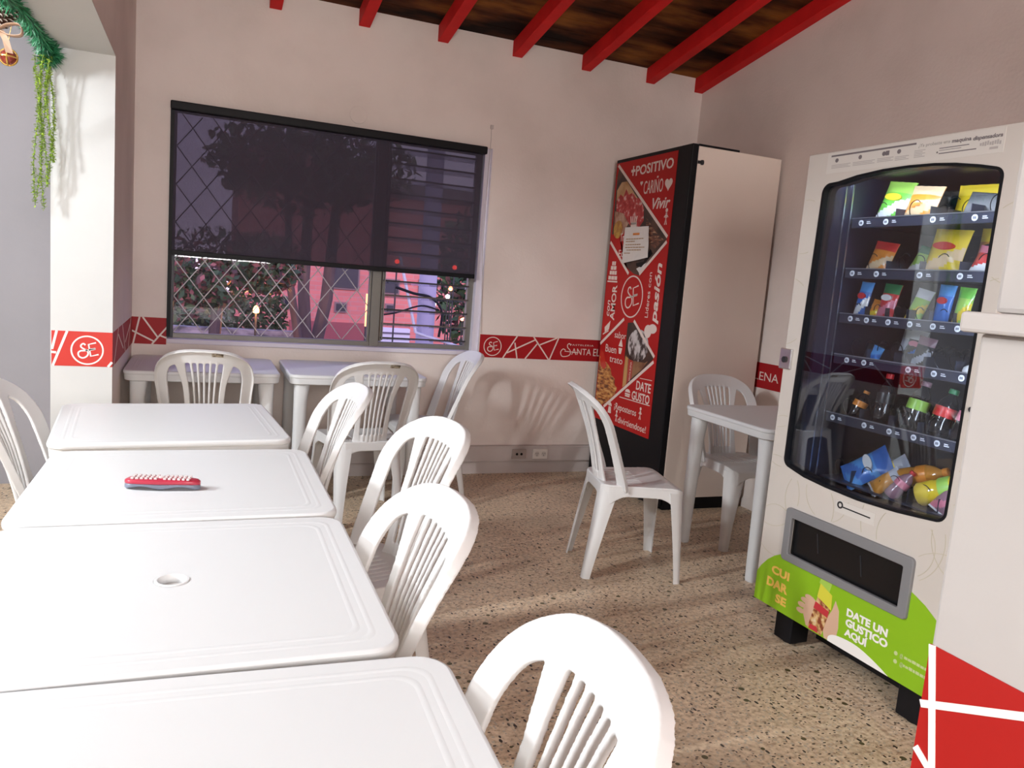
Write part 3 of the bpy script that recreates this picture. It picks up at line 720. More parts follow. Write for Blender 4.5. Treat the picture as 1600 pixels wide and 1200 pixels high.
# picture panels inside the two diamonds
burger_m = painter('burger_photo', [(0.30, (0.02, 0.008, 0.006)), (0.42, (0.10, 0.02, 0.012)), (0.52, (0.42, 0.10, 0.06)), (0.62, (0.50, 0.28, 0.12)), (0.72, (0.03, 0.012, 0.01))], 9, (1, 1, 1.6))
dark_photo = painter('dark_photo', [(0.35, (0.012, 0.006, 0.006)), (0.65, (0.09, 0.04, 0.025))], 8)
bun_m = painter('bun_photo', [(0.35, (0.42, 0.22, 0.08)), (0.65, (0.60, 0.40, 0.22))], 10)
fruit_m = painter('berry_photo', [(0.40, (0.34, 0.012, 0.015)), (0.56, (0.50, 0.05, 0.05)), (0.64, (0.62, 0.40, 0.38))], 24)
art('picture', [(0.045, 2.150), (0.725, 1.660), (0.440, 1.432), (0.375, 1.440), (0.300, 1.470), (0.10, 1.60), (0.03, 1.70), (0.03, 2.1)], dark_photo, 1)
art('picture', [(0.045, 2.00), (0.10, 2.05), (0.17, 2.05), (0.42, 1.86), (0.34, 1.82), (0.20, 1.90), (0.05, 1.92)], bun_m, 2)
pf = [(0.05, 1.93), (0.10, 1.97), (0.14, 1.95), (0.17, 2.00), (0.21, 1.96), (0.26, 1.97), (0.31, 1.93), (0.36, 1.93), (0.42, 1.86), (0.43, 1.78), (0.36, 1.72), (0.26, 1.76), (0.16, 1.84), (0.06, 1.86)]
art('picture', pf, fruit_m, 3)
art('picture', [(0.045, 1.86), (0.17, 1.84), (0.24, 1.77), (0.18, 1.70), (0.05, 1.72)], painter('cream_photo', [(0.4, (0.50, 0.33, 0.24)), (0.6, (0.28, 0.10, 0.06))], 14), 3)
art('picture', [(p[0], p[1]) for p in arc(0.11, 1.735, 0.06, 0, 360, 20)[:-1]], painter('pastry_photo', [(0.4, (0.55, 0.33, 0.06)), (0.6, (0.34, 0.13, 0.03))], 22), 4)
art('picture', [(0.46, 1.80), (0.60, 1.70), (0.69, 1.655), (0.60, 1.60), (0.48, 1.66)], painter('cake_photo', [(0.40, (0.05, 0.02, 0.015)), (0.55, (0.18, 0.06, 0.03)), (0.66, (0.5, 0.33, 0.2))], 18, (1, 1, 4)), 2)
art('picture', [(0.40, 1.475), (0.52, 1.515), (0.56, 1.55), (0.445, 1.445)], mat('saucer_white', (0.7, 0.68, 0.66), 0.3), 3)
art('picture', [(0.39, 1.51), (0.48, 1.52), (0.55, 1.60), (0.58, 1.57), (0.46, 1.485), (0.40, 1.49)], black_m, 4)
art('picture', [(0.03, 1.70), (0.12, 1.73), (0.24, 1.73), (0.24, 1.48), (0.30, 1.452), (0.03, 1.64)], pred, 2)
# cup of coffee with cream and syrup, pancakes
art('picture', [(0.36, 1.12), (0.46, 1.13), (0.715, 0.925), (0.66, 0.88), (0.43, 0.72), (0.36, 0.90)], painter('brown_photo', [(0.35, (0.012, 0.008, 0.007)), (0.65, (0.06, 0.03, 0.02))], 9), 1)
cupm = painter('cream_swirl', [(0.40, (0.03, 0.02, 0.018)), (0.47, (0.10, 0.08, 0.075)), (0.53, (0.52, 0.48, 0.47)), (0.7, (0.66, 0.63, 0.62))], 13, (1.6, 1, 1))
art('picture', [(p[0], p[1]) for p in arc(0.515, 0.985, 0.125, 0, 360, 30, rz=0.105)[:-1]], cupm, 2)
art('picture', [(0.375, 0.91), (0.44, 0.88), (0.62, 0.885), (0.65, 0.90), (0.60, 0.845), (0.43, 0.735), (0.372, 0.69), (0.365, 0.80)], painter('coffee_photo', [(0.4, (0.30, 0.15, 0.07)), (0.6, (0.16, 0.06, 0.03))], 8), 3)
art('picture', [(0.375, 0.90), (0.41, 0.89), (0.415, 0.715), (0.372, 0.69)], mat('cup_sleeve_tan', (0.55, 0.30, 0.10), 0.4), 4)
art('picture', [(0.420, 0.885), (0.475, 0.88), (0.475, 0.765), (0.420, 0.72)], mat('cup_sleeve_red', (0.40, 0.03, 0.02), 0.4), 4)
text('lettering', 'SANTA ELENA', 0.462, 0.745, 0.018, cream_m, panel, width=0.125, rot=R(90), depth=-0.0040)
pan_m = painter('pancake_photo', [(0.38, (0.12, 0.03, 0.01)), (0.48, (0.40, 0.13, 0.03)), (0.58, (0.62, 0.30, 0.08)), (0.68, (0.66, 0.42, 0.18))], 16, (1, 1, 3.5))
art('picture', [(0.02, 0.86), (0.08, 0.84), (0.14, 0.82), (0.19, 0.79), (0.21, 0.75), (0.26, 0.73), (0.265, 0.69), (0.30, 0.675), (0.285, 0.63), (0.145, 0.535), (0.09, 0.52), (0.02, 0.56)], pan_m, 2)
art('picture', [(0.03, 0.905), (0.075, 0.89), (0.13, 0.80), (0.10, 0.775), (0.05, 0.79), (0.03, 0.83)], mat('strawberry_red', (0.55, 0.035, 0.02), 0.25), 3)
# white diagonal bars
for a_, b_ in (((0.034, 2.168), (0.728, 1.672)), ((0.022, 1.652), (0.308, 1.440)), ((0.727, 1.643), (0.445, 1.440)), ((0.309, 1.141), (0.014, 0.946)), ((0.437, 1.139), (0.722, 0.934)), ((0.720, 0.904), (0.145, 0.518))):
    MB().stroke([a_, b_], 0.020, -0.0042, -0.0034).build('poster_bar', cream_m, panel)
MB().stroke([(0.578, 0.781), (0.722, 0.786)], 0.004, -0.0030, -0.0016).build('poster_rule', cream_m, panel); MB().stroke([(0.349, 0.621), (0.726, 0.628)], 0.005, -0.0042, -0.0016).build('poster_rule', cream_m, panel)
lg = MB(); monogram(lg, 0.376, 1.292, 0.134, 0.009, -0.0030, -0.0018); lg.build('logo', cream_m, panel)
LT = lambda s_, x, z, h, **k: text('lettering', s_, x, z, h, cream_m, panel, depth=-0.0030, **k)
LT('+', 0.215, 2.070, 0.085, width=0.050, bold=0.03)
LT('POSITIVO', 0.275, 2.078, 0.062, width=0.440, bold=0.02, rot=R(1))
LT('CARIÑO', 0.395, 1.950, 0.085, width=0.225)
LT('Vivir', 0.515, 1.850, 0.068, width=0.205, bold=0.02, shear=0.25)
LT('Tra', 0.150, 1.655, 0.055, width=0.075)
LT('Eq', 0.150, 1.550, 0.050, width=0.065)
LT('AMOR', 0.172, 1.120, 0.062, width=0.240, bold=0.02, rot=R(90))
LT('con', 0.098, 1.145, 0.050, width=0.110, bold=0.01, rot=R(90), shear=0.2)
LT('Lideres', 0.598, 1.170, 0.038, width=0.165, rot=R(90)); LT('con', 0.598, 1.360, 0.038, width=0.095, rot=R(90))
LT('pasión', 0.702, 1.138, 0.066, width=0.375, bold=0.025, rot=R(90), shear=0.2)
LT('sabor', 0.205, 1.008, 0.045, width=0.150)
LT('Buen', 0.095, 0.900, 0.055, width=0.150); LT('trato', 0.165, 0.838, 0.048, width=0.175)
LT('DATE', 0.545, 0.705, 0.058, width=0.175, bold=0.02); LT('GUSTO', 0.502, 0.634, 0.056, width=0.215, bold=0.02)
LT('¡Reposteros', 0.292, 0.532, 0.045, width=0.285); LT('divirtiendose!', 0.355, 0.448, 0.045, width=0.355)
ic = MB()
def icon(nm):
    global ic
    ic.build(nm, cream_m, panel); ic = MB()
def heart(cx, cz, r): return [(cx + r * 0.062 * 16 * math.sin(a) ** 3, cz + r * 0.062 * (13 * math.cos(a) - 5 * math.cos(2 * a) - 2 * math.cos(3 * a) - math.cos(4 * a))) for a in [2 * math.pi * k / 28 for k in range(28)]]
ic.prism(heart(0.680, 1.992, 0.042)[::-1], -0.003, -0.0018); icon('heart_icon'); ic.prism(heart(0.360, 2.022, 0.016)[::-1], -0.003, -0.0018)
icon('heart_icon')
# tiered cake, slice, macarons, cone, bun, hands
for z, w_ in ((1.395, 0.125), (1.43, 0.10), (1.463, 0.08), (1.494, 0.055)):
    for q in range(3 if w_ > 0.09 else 2):
        nq = 3 if w_ > 0.09 else 2; xx = 0.098 - w_ / 2 + q * w_ / nq
        ic.box(xx + 0.003, xx + w_ / nq - 0.003, -0.003, -0.0018, z, z + 0.026)
ic.box(0.03, 0.165, -0.003, -0.0018, 1.378, 1.388); icon('cake_icon')
ic.prism([(0.052, 1.065), (0.125, 1.115), (0.115, 1.055), (0.06, 1.03)], -0.003, -0.0018); ic.stroke([(0.035, 1.015), (0.11, 1.045)], 0.009, -0.003, -0.0018); icon('slice_icon')
ic.prism(arc(0.615, 1.085, 0.042, 0, 360, 18)[:-1], -0.003, -0.0018); ic.prism(arc(0.668, 1.105, 0.048, 0, 360, 18, rz=0.03)[:-1], -0.0034, -0.0018); icon('macaron_icon')
ic.prism([(0.272, 0.945), (0.318, 0.945), (0.308, 0.905), (0.282, 0.905)], -0.003, -0.0018); ic.prism([(0.268, 0.955), (0.322, 0.955), (0.31, 0.985), (0.297, 1.01), (0.28, 0.98)], -0.003, -0.0018); icon('cone_icon')
ic.prism(arc(0.445, 0.668, 0.032, 0, 180, 12, rz=0.022), -0.003, -0.0018); ic.box(0.413, 0.477, -0.003, -0.0018, 0.651, 0.661); ic.box(0.416, 0.474, -0.003, -0.0018, 0.638, 0.648); icon('bun_icon')
for dx in (-0.03, -0.012, 0.006, 0.024): ic.stroke([(0.312 + dx, 1.76), (0.312 + dx * 1.5, 1.815)], 0.010, -0.0046, -0.0036)
ic.prism([(0.278, 1.735), (0.35, 1.735), (0.35, 1.775), (0.275, 1.775)], -0.0046, -0.0036); icon('hands_icon')
for fx_, fz_, up_ in ((0.690, 1.785, 0.030), (0.625, 0.552, 0.024), (0.330, 0.480, 0.024)):
    ic.prism(arc(fx_, fz_ + up_ * 1.6, up_ * 0.42, 0, 360, 12)[:-1], -0.003, -0.0018)
    ic.stroke([(fx_, fz_ + up_ * 1.1), (fx_, fz_)], up_ * 0.5, -0.003, -0.0018)
    ic.stroke([(fx_ - up_ * .7, fz_ + up_ * 0.2), (fx_, fz_ + up_ * .9), (fx_ + up_ * .7, fz_ + up_ * 0.2)], up_ * 0.22, -0.003, -0.0018)
    ic.stroke([(fx_ - up_ * .35, fz_ - up_ * 1.3), (fx_, fz_), (fx_ + up_ * .35, fz_ - up_ * 1.3)], up_ * 0.25, -0.003, -0.0018)
    icon('figure_icon')
ic.prism([(0.215, 0.535), (0.245, 0.535), (0.252, 0.49), (0.208, 0.49)], -0.003, -0.0018); ic.prism(arc(0.23, 0.54, 0.024, 0, 180, 10), -0.003, -0.0018)
icon('cupcake_icon')
# the sheet taped on the poster
sh = empty('paper_notice', (2.623 - 0.006, 4.820, 0), R(-90), 'crumpled white paper notice taped over the red poster', 'notice')
mb = MB(); nx_, nz_ = 12, 12; vs = []
for s2 in (0, 1):
    for i in range(nx_ + 1):
        for j in range(nz_ + 1):
            u_, v_ = i / nx_, j / nz_
            xl, xr = 0.216 + 0.0 * v_, 0.539 - 0.023 * v_
            zt, zb = 1.745 - 0.002 * u_, 1.506 + 0.041 * u_
            if s2 == 0: random.seed(i * 31 + j * 7)
            x = xl + (xr - xl) * u_; z = zb + (zt - zb) * v_
            random.seed(i * 31 + j * 7); bu = 0.002 + 0.003 * abs(math.sin(u_ * 5 + v_ * 3)) + random.random() * 0.0015
            vs.append((x, -bu + (0.0 if s2 == 0 else 0.0006), z))
W_ = nz_ + 1; fs = []
for o2, rv in ((0, False), ((nx_ + 1) * W_, True)):
    for i in range(nx_):
        for j in range(nz_):
            q = (o2 + i * W_ + j, o2 + (i + 1) * W_ + j, o2 + (i + 1) * W_ + j + 1, o2 + i * W_ + j + 1); fs.append(q[::-1] if rv else q)
mb.add(vs, fs); mb.build('sheet', mat('paper_white', (0.74, 0.70, 0.66), 0.7), sh, fixn=False)
mb = MB(); mb.box(0.335, 0.415, -0.0085, -0.0080, 1.690, 1.704); mb.build('heading_line', mat('orange_print', (0.72, 0.25, 0.06), 0.6), sh)
mb = MB()
for k, (z, a_, b_) in enumerate(((1.664, 0.25, 0.47), (1.648, 0.25, 0.37), (1.627, 0.25, 0.44), (1.609, 0.25, 0.49), (1.592, 0.27, 0.45), (1.572, 0.24, 0.32))):
    x = a_
    while x < b_ - 0.01:
        l_ = 0.012 + random.random() * 0.022; mb.box(x, min(x + l_, b_), -0.0085, -0.0080, z, z + 0.005); x += l_ + 0.005
mb.build('printed_lines', mat('brown_print', (0.42, 0.24, 0.10), 0.6), sh)

# ------------------------------------------------------------------ vending machine
VO = (2.107, 2.378, 0.0); VR = R(-90 + 1.19)
VM = Matrix.Translation(VO) @ Matrix.Rotation(VR, 4, 'Z')
vend = empty('vending_machine', VO, VR, 'cream snack vending machine with a curved glass window and a green base', 'vending machine')
cab_m = noisy('cream_machine_paint', [(0.3, (0.56, 0.52, 0.48)), (0.7, (0.60, 0.555, 0.515))], scale=1.5, rough=0.4)
inner_m = mat('navy_interior', (0.010, 0.013, 0.030), 0.35)
VWd, VZ0, VZ1, VD = 0.822, 0.145, 1.886, 0.80
mb = MB()
mb.box(0, 0.03, 0.05, VD, VZ0, VZ1); mb.box(VWd - 0.03, VWd, 0.05, VD, VZ0, VZ1); mb.box(0.03, VWd - 0.03, 0.05, VD, VZ1 - 0.03, VZ1); mb.box(0.03, VWd - 0.03, 0.05, VD, VZ0, VZ0 + 0.03); mb.box(0.03, VWd - 0.03, VD - 0.03, VD, VZ0 + 0.03, VZ1 - 0.03)
mb.build('cabinet', cab_m, vend)
wl = catmull([(0.094, 1.60), (0.070, 0.85)], 8)
winpoly = arc(0.748, 1.738, 0.027, 0, 80, 5) + [(0.70, 1.776), (0.62, 1.789), (0.545, 1.796), (0.45, 1.799), (0.35, 1.797), (0.243, 1.787), (0.16, 1.772)] + arc(0.125, 1.738, 0.032, 100, 175, 5) + [(0.088, 1.5), (0.080, 1.2), (0.074, 0.95)] + arc(0.103, 0.742, 0.030, 185, 250, 4) + [(0.18, 0.695), (0.288, 0.686), (0.435, 0.681), (0.591, 0.688), (0.68, 0.697)] + arc(0.733, 0.735, 0.032, 280, 355, 5)
slotpoly = rrect(0.150, 0.662, 0.378, 0.532, 0.012, 3)
door = plate('front_door', [(0, VZ0), (VWd, VZ0), (VWd, VZ1), (0, VZ1)], [winpoly, slotpoly], 0.0, 0.05, cab_m, vend, bevel=0.003)
gk = MB(); gk.stroke(winpoly, 0.009, -0.002, 0.056, closed=True); gk.build('window_gasket', black_m, vend)
glassv = glass_mat('machine_glass', (0.90, 0.93, 0.97), 0.055)
gl_ = MB(); gl_.prism(winpoly, 0.010, 0.014); gl_.build('glass_pane', glassv, vend)
# inner walls
mb = MB(); mb.box(0.035, 0.095, 0.052, 0.70, 0.60, 1.84); mb.build('inner_wall', inner_m, vend)
mb = MB(); mb.box(0.770, 0.790, 0.052, 0.70, 0.60, 1.84); mb.build('inner_wall', inner_m, vend)
mb = MB(); mb.box(0.095, 0.770, 0.66, 0.68, 0.60, 1.84); mb.box(0.095, 0.770, 0.052, 0.68, 1.82, 1.84); mb.box(0.095, 0.770, 0.052, 0.68, 0.60, 0.615); mb.build('back_panel', inner_m, vend)
mb = MB()
for x, y in ((0.090, 0.075), (0.099, 0.10), (0.099, 0.135)): mb.box(x - 0.002, x + 0.003, y, y + 0.006, 0.64, 1.80)
mb.build('reflection_line', mat('reflection_steel', (0.35, 0.38, 0.45), 0.25, 0.9), vend)  # thin bright strips added as the shiny reflection lines on the inner wall
led_m = mat('cool_light_strip', (0.8, 0.85, 1.0), 0.5, emit=(0.75, 0.85, 1.0), estr=3.0)
mb = MB(); mb.box(0.756, 0.768, 0.055, 0.067, 0.66, 1.76); mb.build('light_strip', led_m, vend)
mb = MB(); mb.box(0.12, 0.74, 0.060, 0.072, 1.805, 1.815); mb.build('light_strip', led_m, vend)
def vlight(x, d, z, tx, td, tz, sx, sy, p):
    return area('machine_light', tuple(VM @ Vector((x, d, z))), tuple(VM @ Vector((tx, td, tz))), sx, sy, p, (0.80, 0.88, 1.0))
VL = [vlight(0.43, 0.075, 1.80, 0.43, 0.35, 1.4, 0.60, 0.04, 2.4), vlight(0.764, 0.07, 1.25, 0.35, 0.35, 1.25, 0.02, 0.95, 3.6)]
shelf_m = mat('shelf_navy', (0.035, 0.040, 0.065), 0.35, 0.2); steel_m = mat('tray_edge_steel', (0.45, 0.48, 0.55), 0.3, 0.9)
coil_m = mat('coil_wire', (0.03, 0.03, 0.035), 0.3, 0.8)
SH = [1.645, 1.460, 1.292, 1.137, 0.912, 0.675]
TAGX = [[0.15, 0.26, 0.45, 0.60], [0.14, 0.25, 0.43, 0.58], [0.16, 0.235, 0.33, 0.42, 0.51, 0.60], [0.17, 0.25, 0.44, 0.54, 0.64], [0.14, 0.29, 0.40, 0.50, 0.59], []]
COILX = [[0.20, 0.34, 0.49, 0.64], [0.19, 0.33, 0.48, 0.63], [0.15, 0.24, 0.33, 0.42, 0.51, 0.60, 0.69], [0.17, 0.29, 0.41, 0.53, 0.65], [0.17, 0.30, 0.42, 0.54, 0.66], [0.17, 0.30, 0.42, 0.54, 0.66]]
YS = 0.155
white_tag = mat('price_disc', (0.80, 0.82, 0.86), 0.5); tag_ink = mat('price_ink', (0.08, 0.09, 0.14), 0.5)
for k, z in enumerate(SH):
    mb = MB(); mb.box(0.105, 0.765, YS, 0.62, z - 0.004, z + 0.003)
    for cx in COILX[k]:
        dv = cx + (COILX[k][1] - COILX[k][0]) / 2
        if dv < 0.75: mb.box(dv - 0.001, dv + 0.001, YS + 0.02, 0.60, z, z + 0.05)
    sh_ = mb.build('shelf_tray', shelf_m, vend)
    if k < 5:
        mb = MB(); mb.box(0.105, 0.765, YS - 0.010, YS, z - 0.018, z + 0.016); mb.build('price_strip', shelf_m, sh_, bevel=0.002)
        mb = MB(); mb.box(0.105, 0.765, YS - 0.011, YS - 0.004, z + 0.016, z + 0.020); mb.build('tray_lip', steel_m, sh_)
    for tx in TAGX[k]:
        mb = MB(); mb.prism([(tx + 0.0105 * math.cos(a * math.pi / 9), z + 0.0105 * math.sin(a * math.pi / 9)) for a in range(18)], YS - 0.0115, YS - 0.010)
        o = mb.build('price_disc', white_tag, vend)
        mb = MB()
        for dx in (-0.004, 0, 0.004): mb.box(tx + dx - 0.0012, tx + dx + 0.0012, YS - 0.0122, YS - 0.0114, z - 0.004, z + 0.004)
        mb.build('price_digits', tag_ink, o)
        mb = MB(); mb.box(tx + 0.026, tx + 0.044, YS - 0.0112, YS - 0.010, z - 0.004, z - 0.001); mb.box(tx + 0.026, tx + 0.040, YS - 0.0112, YS - 0.010, z + 0.002, z + 0.005); mb.build('price_label', white_tag, vend)
    for cx in COILX[k]:
        r_ = 0.036 if k in (0, 1) else (0.028 if k == 2 else 0.038)
        n_t = 6; pts = [(cx + r_ * math.cos(t), YS + 0.012 + 0.070 * t / (2 * math.pi), z + 0.004 + r_ + r_ * math.sin(t)) for t in [j * 2 * math.pi / 18 + 0.8 for j in range(int(18 * n_t) - 10)]]
        MB().tube(pts, 0.0016, 5).build('coil', coil_m, vend, smooth=True)
# delivery slot
grey_pl = mat('grey_slot_plastic', (0.20, 0.20, 0.21), 0.5)
fr = plate('slot_frame', rrect(0.126, 0.692, 0.356, 0.562, 0.016, 4), [rrect(0.158, 0.656, 0.386, 0.526, 0.006, 3)], -0.012, 0.004, grey_pl, vend, bevel=0.003)
mb = MB(); mb.box(0.150, 0.664, 0.012, 0.018, 0.376, 0.536); mb.build('delivery_flap', mat('black_flap', (0.006, 0.006, 0.007), 0.25), vend)
mb = MB(); mb.stroke([(0.27, 0.50), (0.285, 0.43)], 0.004, 0.0105, 0.012); mb.stroke([(0.47, 0.49), (0.485, 0.42)], 0.004, 0.0105, 0.012); mb.build('flap_scratch', dark_m, vend)
mb = MB(); mb.box(-0.016, 0.046, -0.010, 0.03, 1.078, 1.158); o = mb.build('lock', chrome_m, vend, bevel=0.004)
mb = MB(); mb.prism(arc(0.014, 1.115, 0.012, 0, 360, 16)[:-1], -0.015, -0.009); mb.box(0.011, 0.017, -0.016, -0.009, 1.105, 1.125); mb.build('lock_barrel', dark_m, o)
mb = MB(); mb.prism(arc(0.795, 1.062, 0.008, 0, 360, 14)[:-1], -0.006, 0.0); mb.build('door_screw', dark_m, vend)
mb = MB(); mb.prism(arc(0.800, 0.585, 0.005, 0, 360, 12)[:-1], -0.004, 0.0); mb.build('door_screw', dark_m, vend)
for x, y in ((0.12, 0.10), (0.70, 0.10), (0.12, 0.70), (0.70, 0.70)):
    mb = MB(); mb.box(x - 0.045, x + 0.045, y - 0.045, y + 0.045, 0.012, VZ0); mb.lathe([(0.03, 0), (0.035, 0.012)], 14, M=Matrix.Translation((x, y, 0))); mb.build('foot', black_m, vend, bevel=0.004)
mb = MB(); mb.box(0.2, 0.62, 0.15, 0.65, 0.045, VZ0); mb.build('compressor_tray', black_m, vend)
# green film on the base
green_m = mat('lime_green_film', (0.24, 0.46, 0.010), 0.4)
gp = [(0.001, VZ0 + 0.001), (VWd - 0.001, VZ0 + 0.001), (VWd - 0.001, 0.375), (0.794, 0.398), (0.745, 0.430), (0.690, 0.454), (0.690, 0.360), (0.130, 0.360), (0.130, 0.374), (0.123, 0.370), (0.085, 0.350), (0.05, 0.322), (0.02, 0.288), (0.001, 0.258)]
plate('green_film', gp, [], -0.0012, -0.0002, green_m, vend)
wv = [(p.x, p.y) for p in catmull([(0.392, VZ0 + 0.001), (0.396, 0.166), (0.43, 0.181), (0.51, 0.186), (0.589, 0.169), (0.654, VZ0 + 0.001)], 5)]
plate('white_wave', wv, [], -0.0020, -0.0011, white_m, vend)
orange_m = mat('orange_lettering', (0.80, 0.50, 0.10), 0.5)
VT = lambda s_, x, z, h, m_, **k: text('lettering', s_, x, z, h, m_, vend, depth=k.pop('depth', -0.0018), **k)
VT('CUI', 0.080, 0.281, 0.031, orange_m, width=0.096, bold=0.045)
VT('DAR', 0.062, 0.226, 0.034, orange_m, width=0.114, bold=0.045)
VT('SE', 0.118, 0.177, 0.031, orange_m, width=0.058, bold=0.045)
VT('DATE UN', 0.459, 0.271, 0.026, white_m, width=0.171, bold=0.045)
VT('GUSTICO', 0.460, 0.235, 0.026, white_m, width=0.176, bold=0.045)
VT('AQUÍ', 0.461, 0.201, 0.024, white_m, width=0.098, bold=0.045)
pale_m = mat('pale_green_print', (0.50, 0.58, 0.28), 0.5)
VT('@', 0.686, 0.230, 0.013, pale_m, width=0.012); VT('@', 0.690, 0.203, 0.013, pale_m, width=0.012)
mb = MB()
for z, x1_ in ((0.232, 0.795), (0.205, 0.790)):
    x = 0.702
    while x < x1_: l_ = 0.006 + random.random() * 0.008; mb.box(x, min(x + l_, x1_), -0.0018, -0.0010, z, z + 0.007 + random.random() * 0.003); x += l_ + 0.0025
mb.prism(arc(0.670, 0.235, 0.007, 0, 360, 12)[:-1], -0.0018, -0.0010); mb.prism(arc(0.672, 0.208, 0.007, 0, 360, 12)[:-1], -0.0018, -0.0010)
mb.build('contact_print', pale_m, vend)
# printed hand holding a snack bag
skin = mat('printed_skin', (0.62, 0.40, 0.28), 0.5)
hp = MB(); hp.prism([(0.375, 0.148), (0.425, 0.148), (0.432, 0.21), (0.425, 0.27), (0.405, 0.30), (0.395, 0.26), (0.375, 0.22), (0.36, 0.19)], -0.0018, -0.001)
hp.prism([(0.285, 0.155), (0.345, 0.155), (0.34, 0.25), (0.30, 0.27), (0.27, 0.24), (0.262, 0.20)], -0.0018, -0.001)
for fx_, fz_ in ((0.262, 0.198), (0.266, 0.222), (0.278, 0.244), (0.296, 0.262)): hp.prism([(fx_ - 0.012 + p[0], fz_ + p[1]) for p in arc(0, 0, 0.020, 0, 360, 12, rz=0.010)[:-1]], -0.0024, -0.0012)
hp.build('printed_hand', skin, vend)
mb = MB(); mb.prism([(0.295, 0.152), (0.362, 0.150), (0.388, 0.262), (0.325, 0.285)], -0.0030, -0.0022); mb.build('printed_bag', noisy('printed_snack', [(0.42, (0.22, 0.05, 0.02)), (0.55, (0.60, 0.36, 0.14)), (0.7, (0.72, 0.6, 0.4))], scale=45, rough=0.5), vend)
mb = MB(); mb.prism([(0.322, 0.283), (0.392, 0.258), (0.388, 0.312), (0.330, 0.335)], -0.0034, -0.0022); mb.build('printed_bag_top', mat('printed_yellow', (0.66, 0.62, 0.05), 0.5), vend)
mb = MB(); mb.prism([(0.312, 0.235), (0.380, 0.225), (0.384, 0.250), (0.318, 0.262)], -0.0036, -0.0028); mb.prism([(0.300, 0.152), (0.345, 0.151), (0.338, 0.172), (0.305, 0.170)], -0.0036, -0.0028); mb.build('printed_bag_band', mat('printed_red', (0.50, 0.03, 0.04), 0.5), vend)
mb = MB(); mb.prism([(0.322, 0.335), (0.372, 0.312), (0.380, 0.355), (0.335, 0.372)], -0.0022, -0.0011); mb.build('printed_hand_tip', mat('faded_green_print', (0.36, 0.56, 0.08), 0.5), vend)
# sticker with a key, header sticker
mb = MB(); mb.box(0.345, 0.515, -0.001, 0.0002, 0.612, 0.655); st_ = mb.build('key_sticker', mat('sticker_white', (0.62, 0.59, 0.555), 0.4), vend)
mb = MB(); mb.stroke([(0.366 + 0.010 * math.cos(a * math.pi / 9), 0.640 + 0.010 * math.sin(a * math.pi / 9)) for a in range(18)], 0.006, -0.0018, -0.0008, closed=True); mb.stroke([(0.376, 0.636), (0.498, 0.634)], 0.0045, -0.0018, -0.0008); mb.build('key_drawing', dark_m, st_)
mb = MB(); mb.box(0.095, 0.765, -0.001, 0.0002, 1.808, 1.880); hd = mb.build('header_sticker', mat('sticker_white', (0.62, 0.59, 0.555), 0.4), vend)
ink = mat('grey_ink', (0.16, 0.14, 0.15), 0.5); ink2 = mat('light_grey_ink', (0.40, 0.37, 0.36), 0.5)
HT = lambda s_, x, z, h, m_, **k: text('lettering', s_, x, z, h, m_, hd, depth=-0.0012, **k)
HT('¿Ya probaste una', 0.478, 1.856, 0.011, ink2, width=0.112)
HT('maquina', 0.596, 1.855, 0.012, ink, width=0.064, bold=0.02); HT('dispensadora', 0.666, 1.853, 0.012, ink, width=0.092, bold=0.02, shear=0.2)
mb = MB(); mb.box(0.112, 0.468, -0.0016, -0.0008, 1.866, 1.872); mb.build('print_bar', ink, hd)
for x in (0.140, 0.245, 0.345, 0.405):
    mb = MB(); mb.prism(arc(x, 1.852, 0.0075, 0, 360, 12)[:-1], -0.0016, -0.0008)
    if x == 0.345: mb.box(0.352, 0.366, -0.0018, -0.0008, 1.845, 1.860)
    mb.build('pictogram', ink, hd)
mb = MB()
for x0_, x1_, z0_, n_ in ((0.118, 0.205, 1.835, 3), (0.215, 0.310, 1.835, 3), (0.320, 0.385, 1.836, 3), (0.392, 0.445, 1.834, 3), (0.465, 0.505, 1.845, 5)):
    for q in range(n_): mb.box(x0_, x1_ - 0.01 * (q % 2), -0.0014, -0.0008, z0_ - q * 0.005, z0_ - q * 0.005 + 0.0022)
mb.build('fine_print', ink2, hd)
mb = MB(); mb.box(0.555, 0.655, -0.0014, -0.0008, 1.842, 1.8445); mb.box(0.555, 0.630, -0.0014, -0.0008, 1.836, 1.8375); mb.box(0.555, 0.680, -0.0014, -0.0008, 1.826, 1.829); mb.prism(arc(0.549, 1.832, 0.003, 0, 360, 8)[:-1], -0.0014, -0.0008); mb.build('fine_print', ink, hd)
mb = MB()
for q in range(9): mb.box(0.690 + q * 0.0075, 0.6955 + q * 0.0075, -0.0014, -0.0008, 1.834 - (q % 3) * 0.001, 1.842 + (q % 4) * 0.0015)
mb.box(0.722, 0.748, -0.0014, -0.0008, 1.820, 1.827); mb.build('fine_print', ink2, hd)
# faint ring pattern on the door
ringm = mat('olive_ring_print', (0.50, 0.46, 0.36), 0.5)
mb = MB()
def ringarc(cx, cz, r, ok):
    seg = []
    for q in range(73):
        a = q * math.pi / 36; x, z = cx + r * math.cos(a), cz + r * math.sin(a)
        if ok(x, z): seg.append((x, z))
        else:
            if len(seg) > 2: mb.stroke(seg, 0.0022, -0.0007, 0.0002)
            seg = []
    if len(seg) > 2: mb.stroke(seg, 0.0022, -0.0007, 0.0002)
def okf(x, z):
    if not (0.003 < x < VWd - 0.003 and z < VZ1 - 0.09 and z > 0.30): return False
    if 0.060 < x < 0.785 and 0.672 < z < 1.806: return False
    if 0.120 < x < 0.700 and 0.350 < z < 0.568: return False
    if z < 0.49 and 0.0 < x: 
        gz = np.interp(x, [0, .05, .123, .2, .3, .45, .6, .706, .794, .822], [.258, .322, .37, .41, .455, .48, .475, .45, .398, .375]); 
        if z < gz + 0.004: return False
    return True
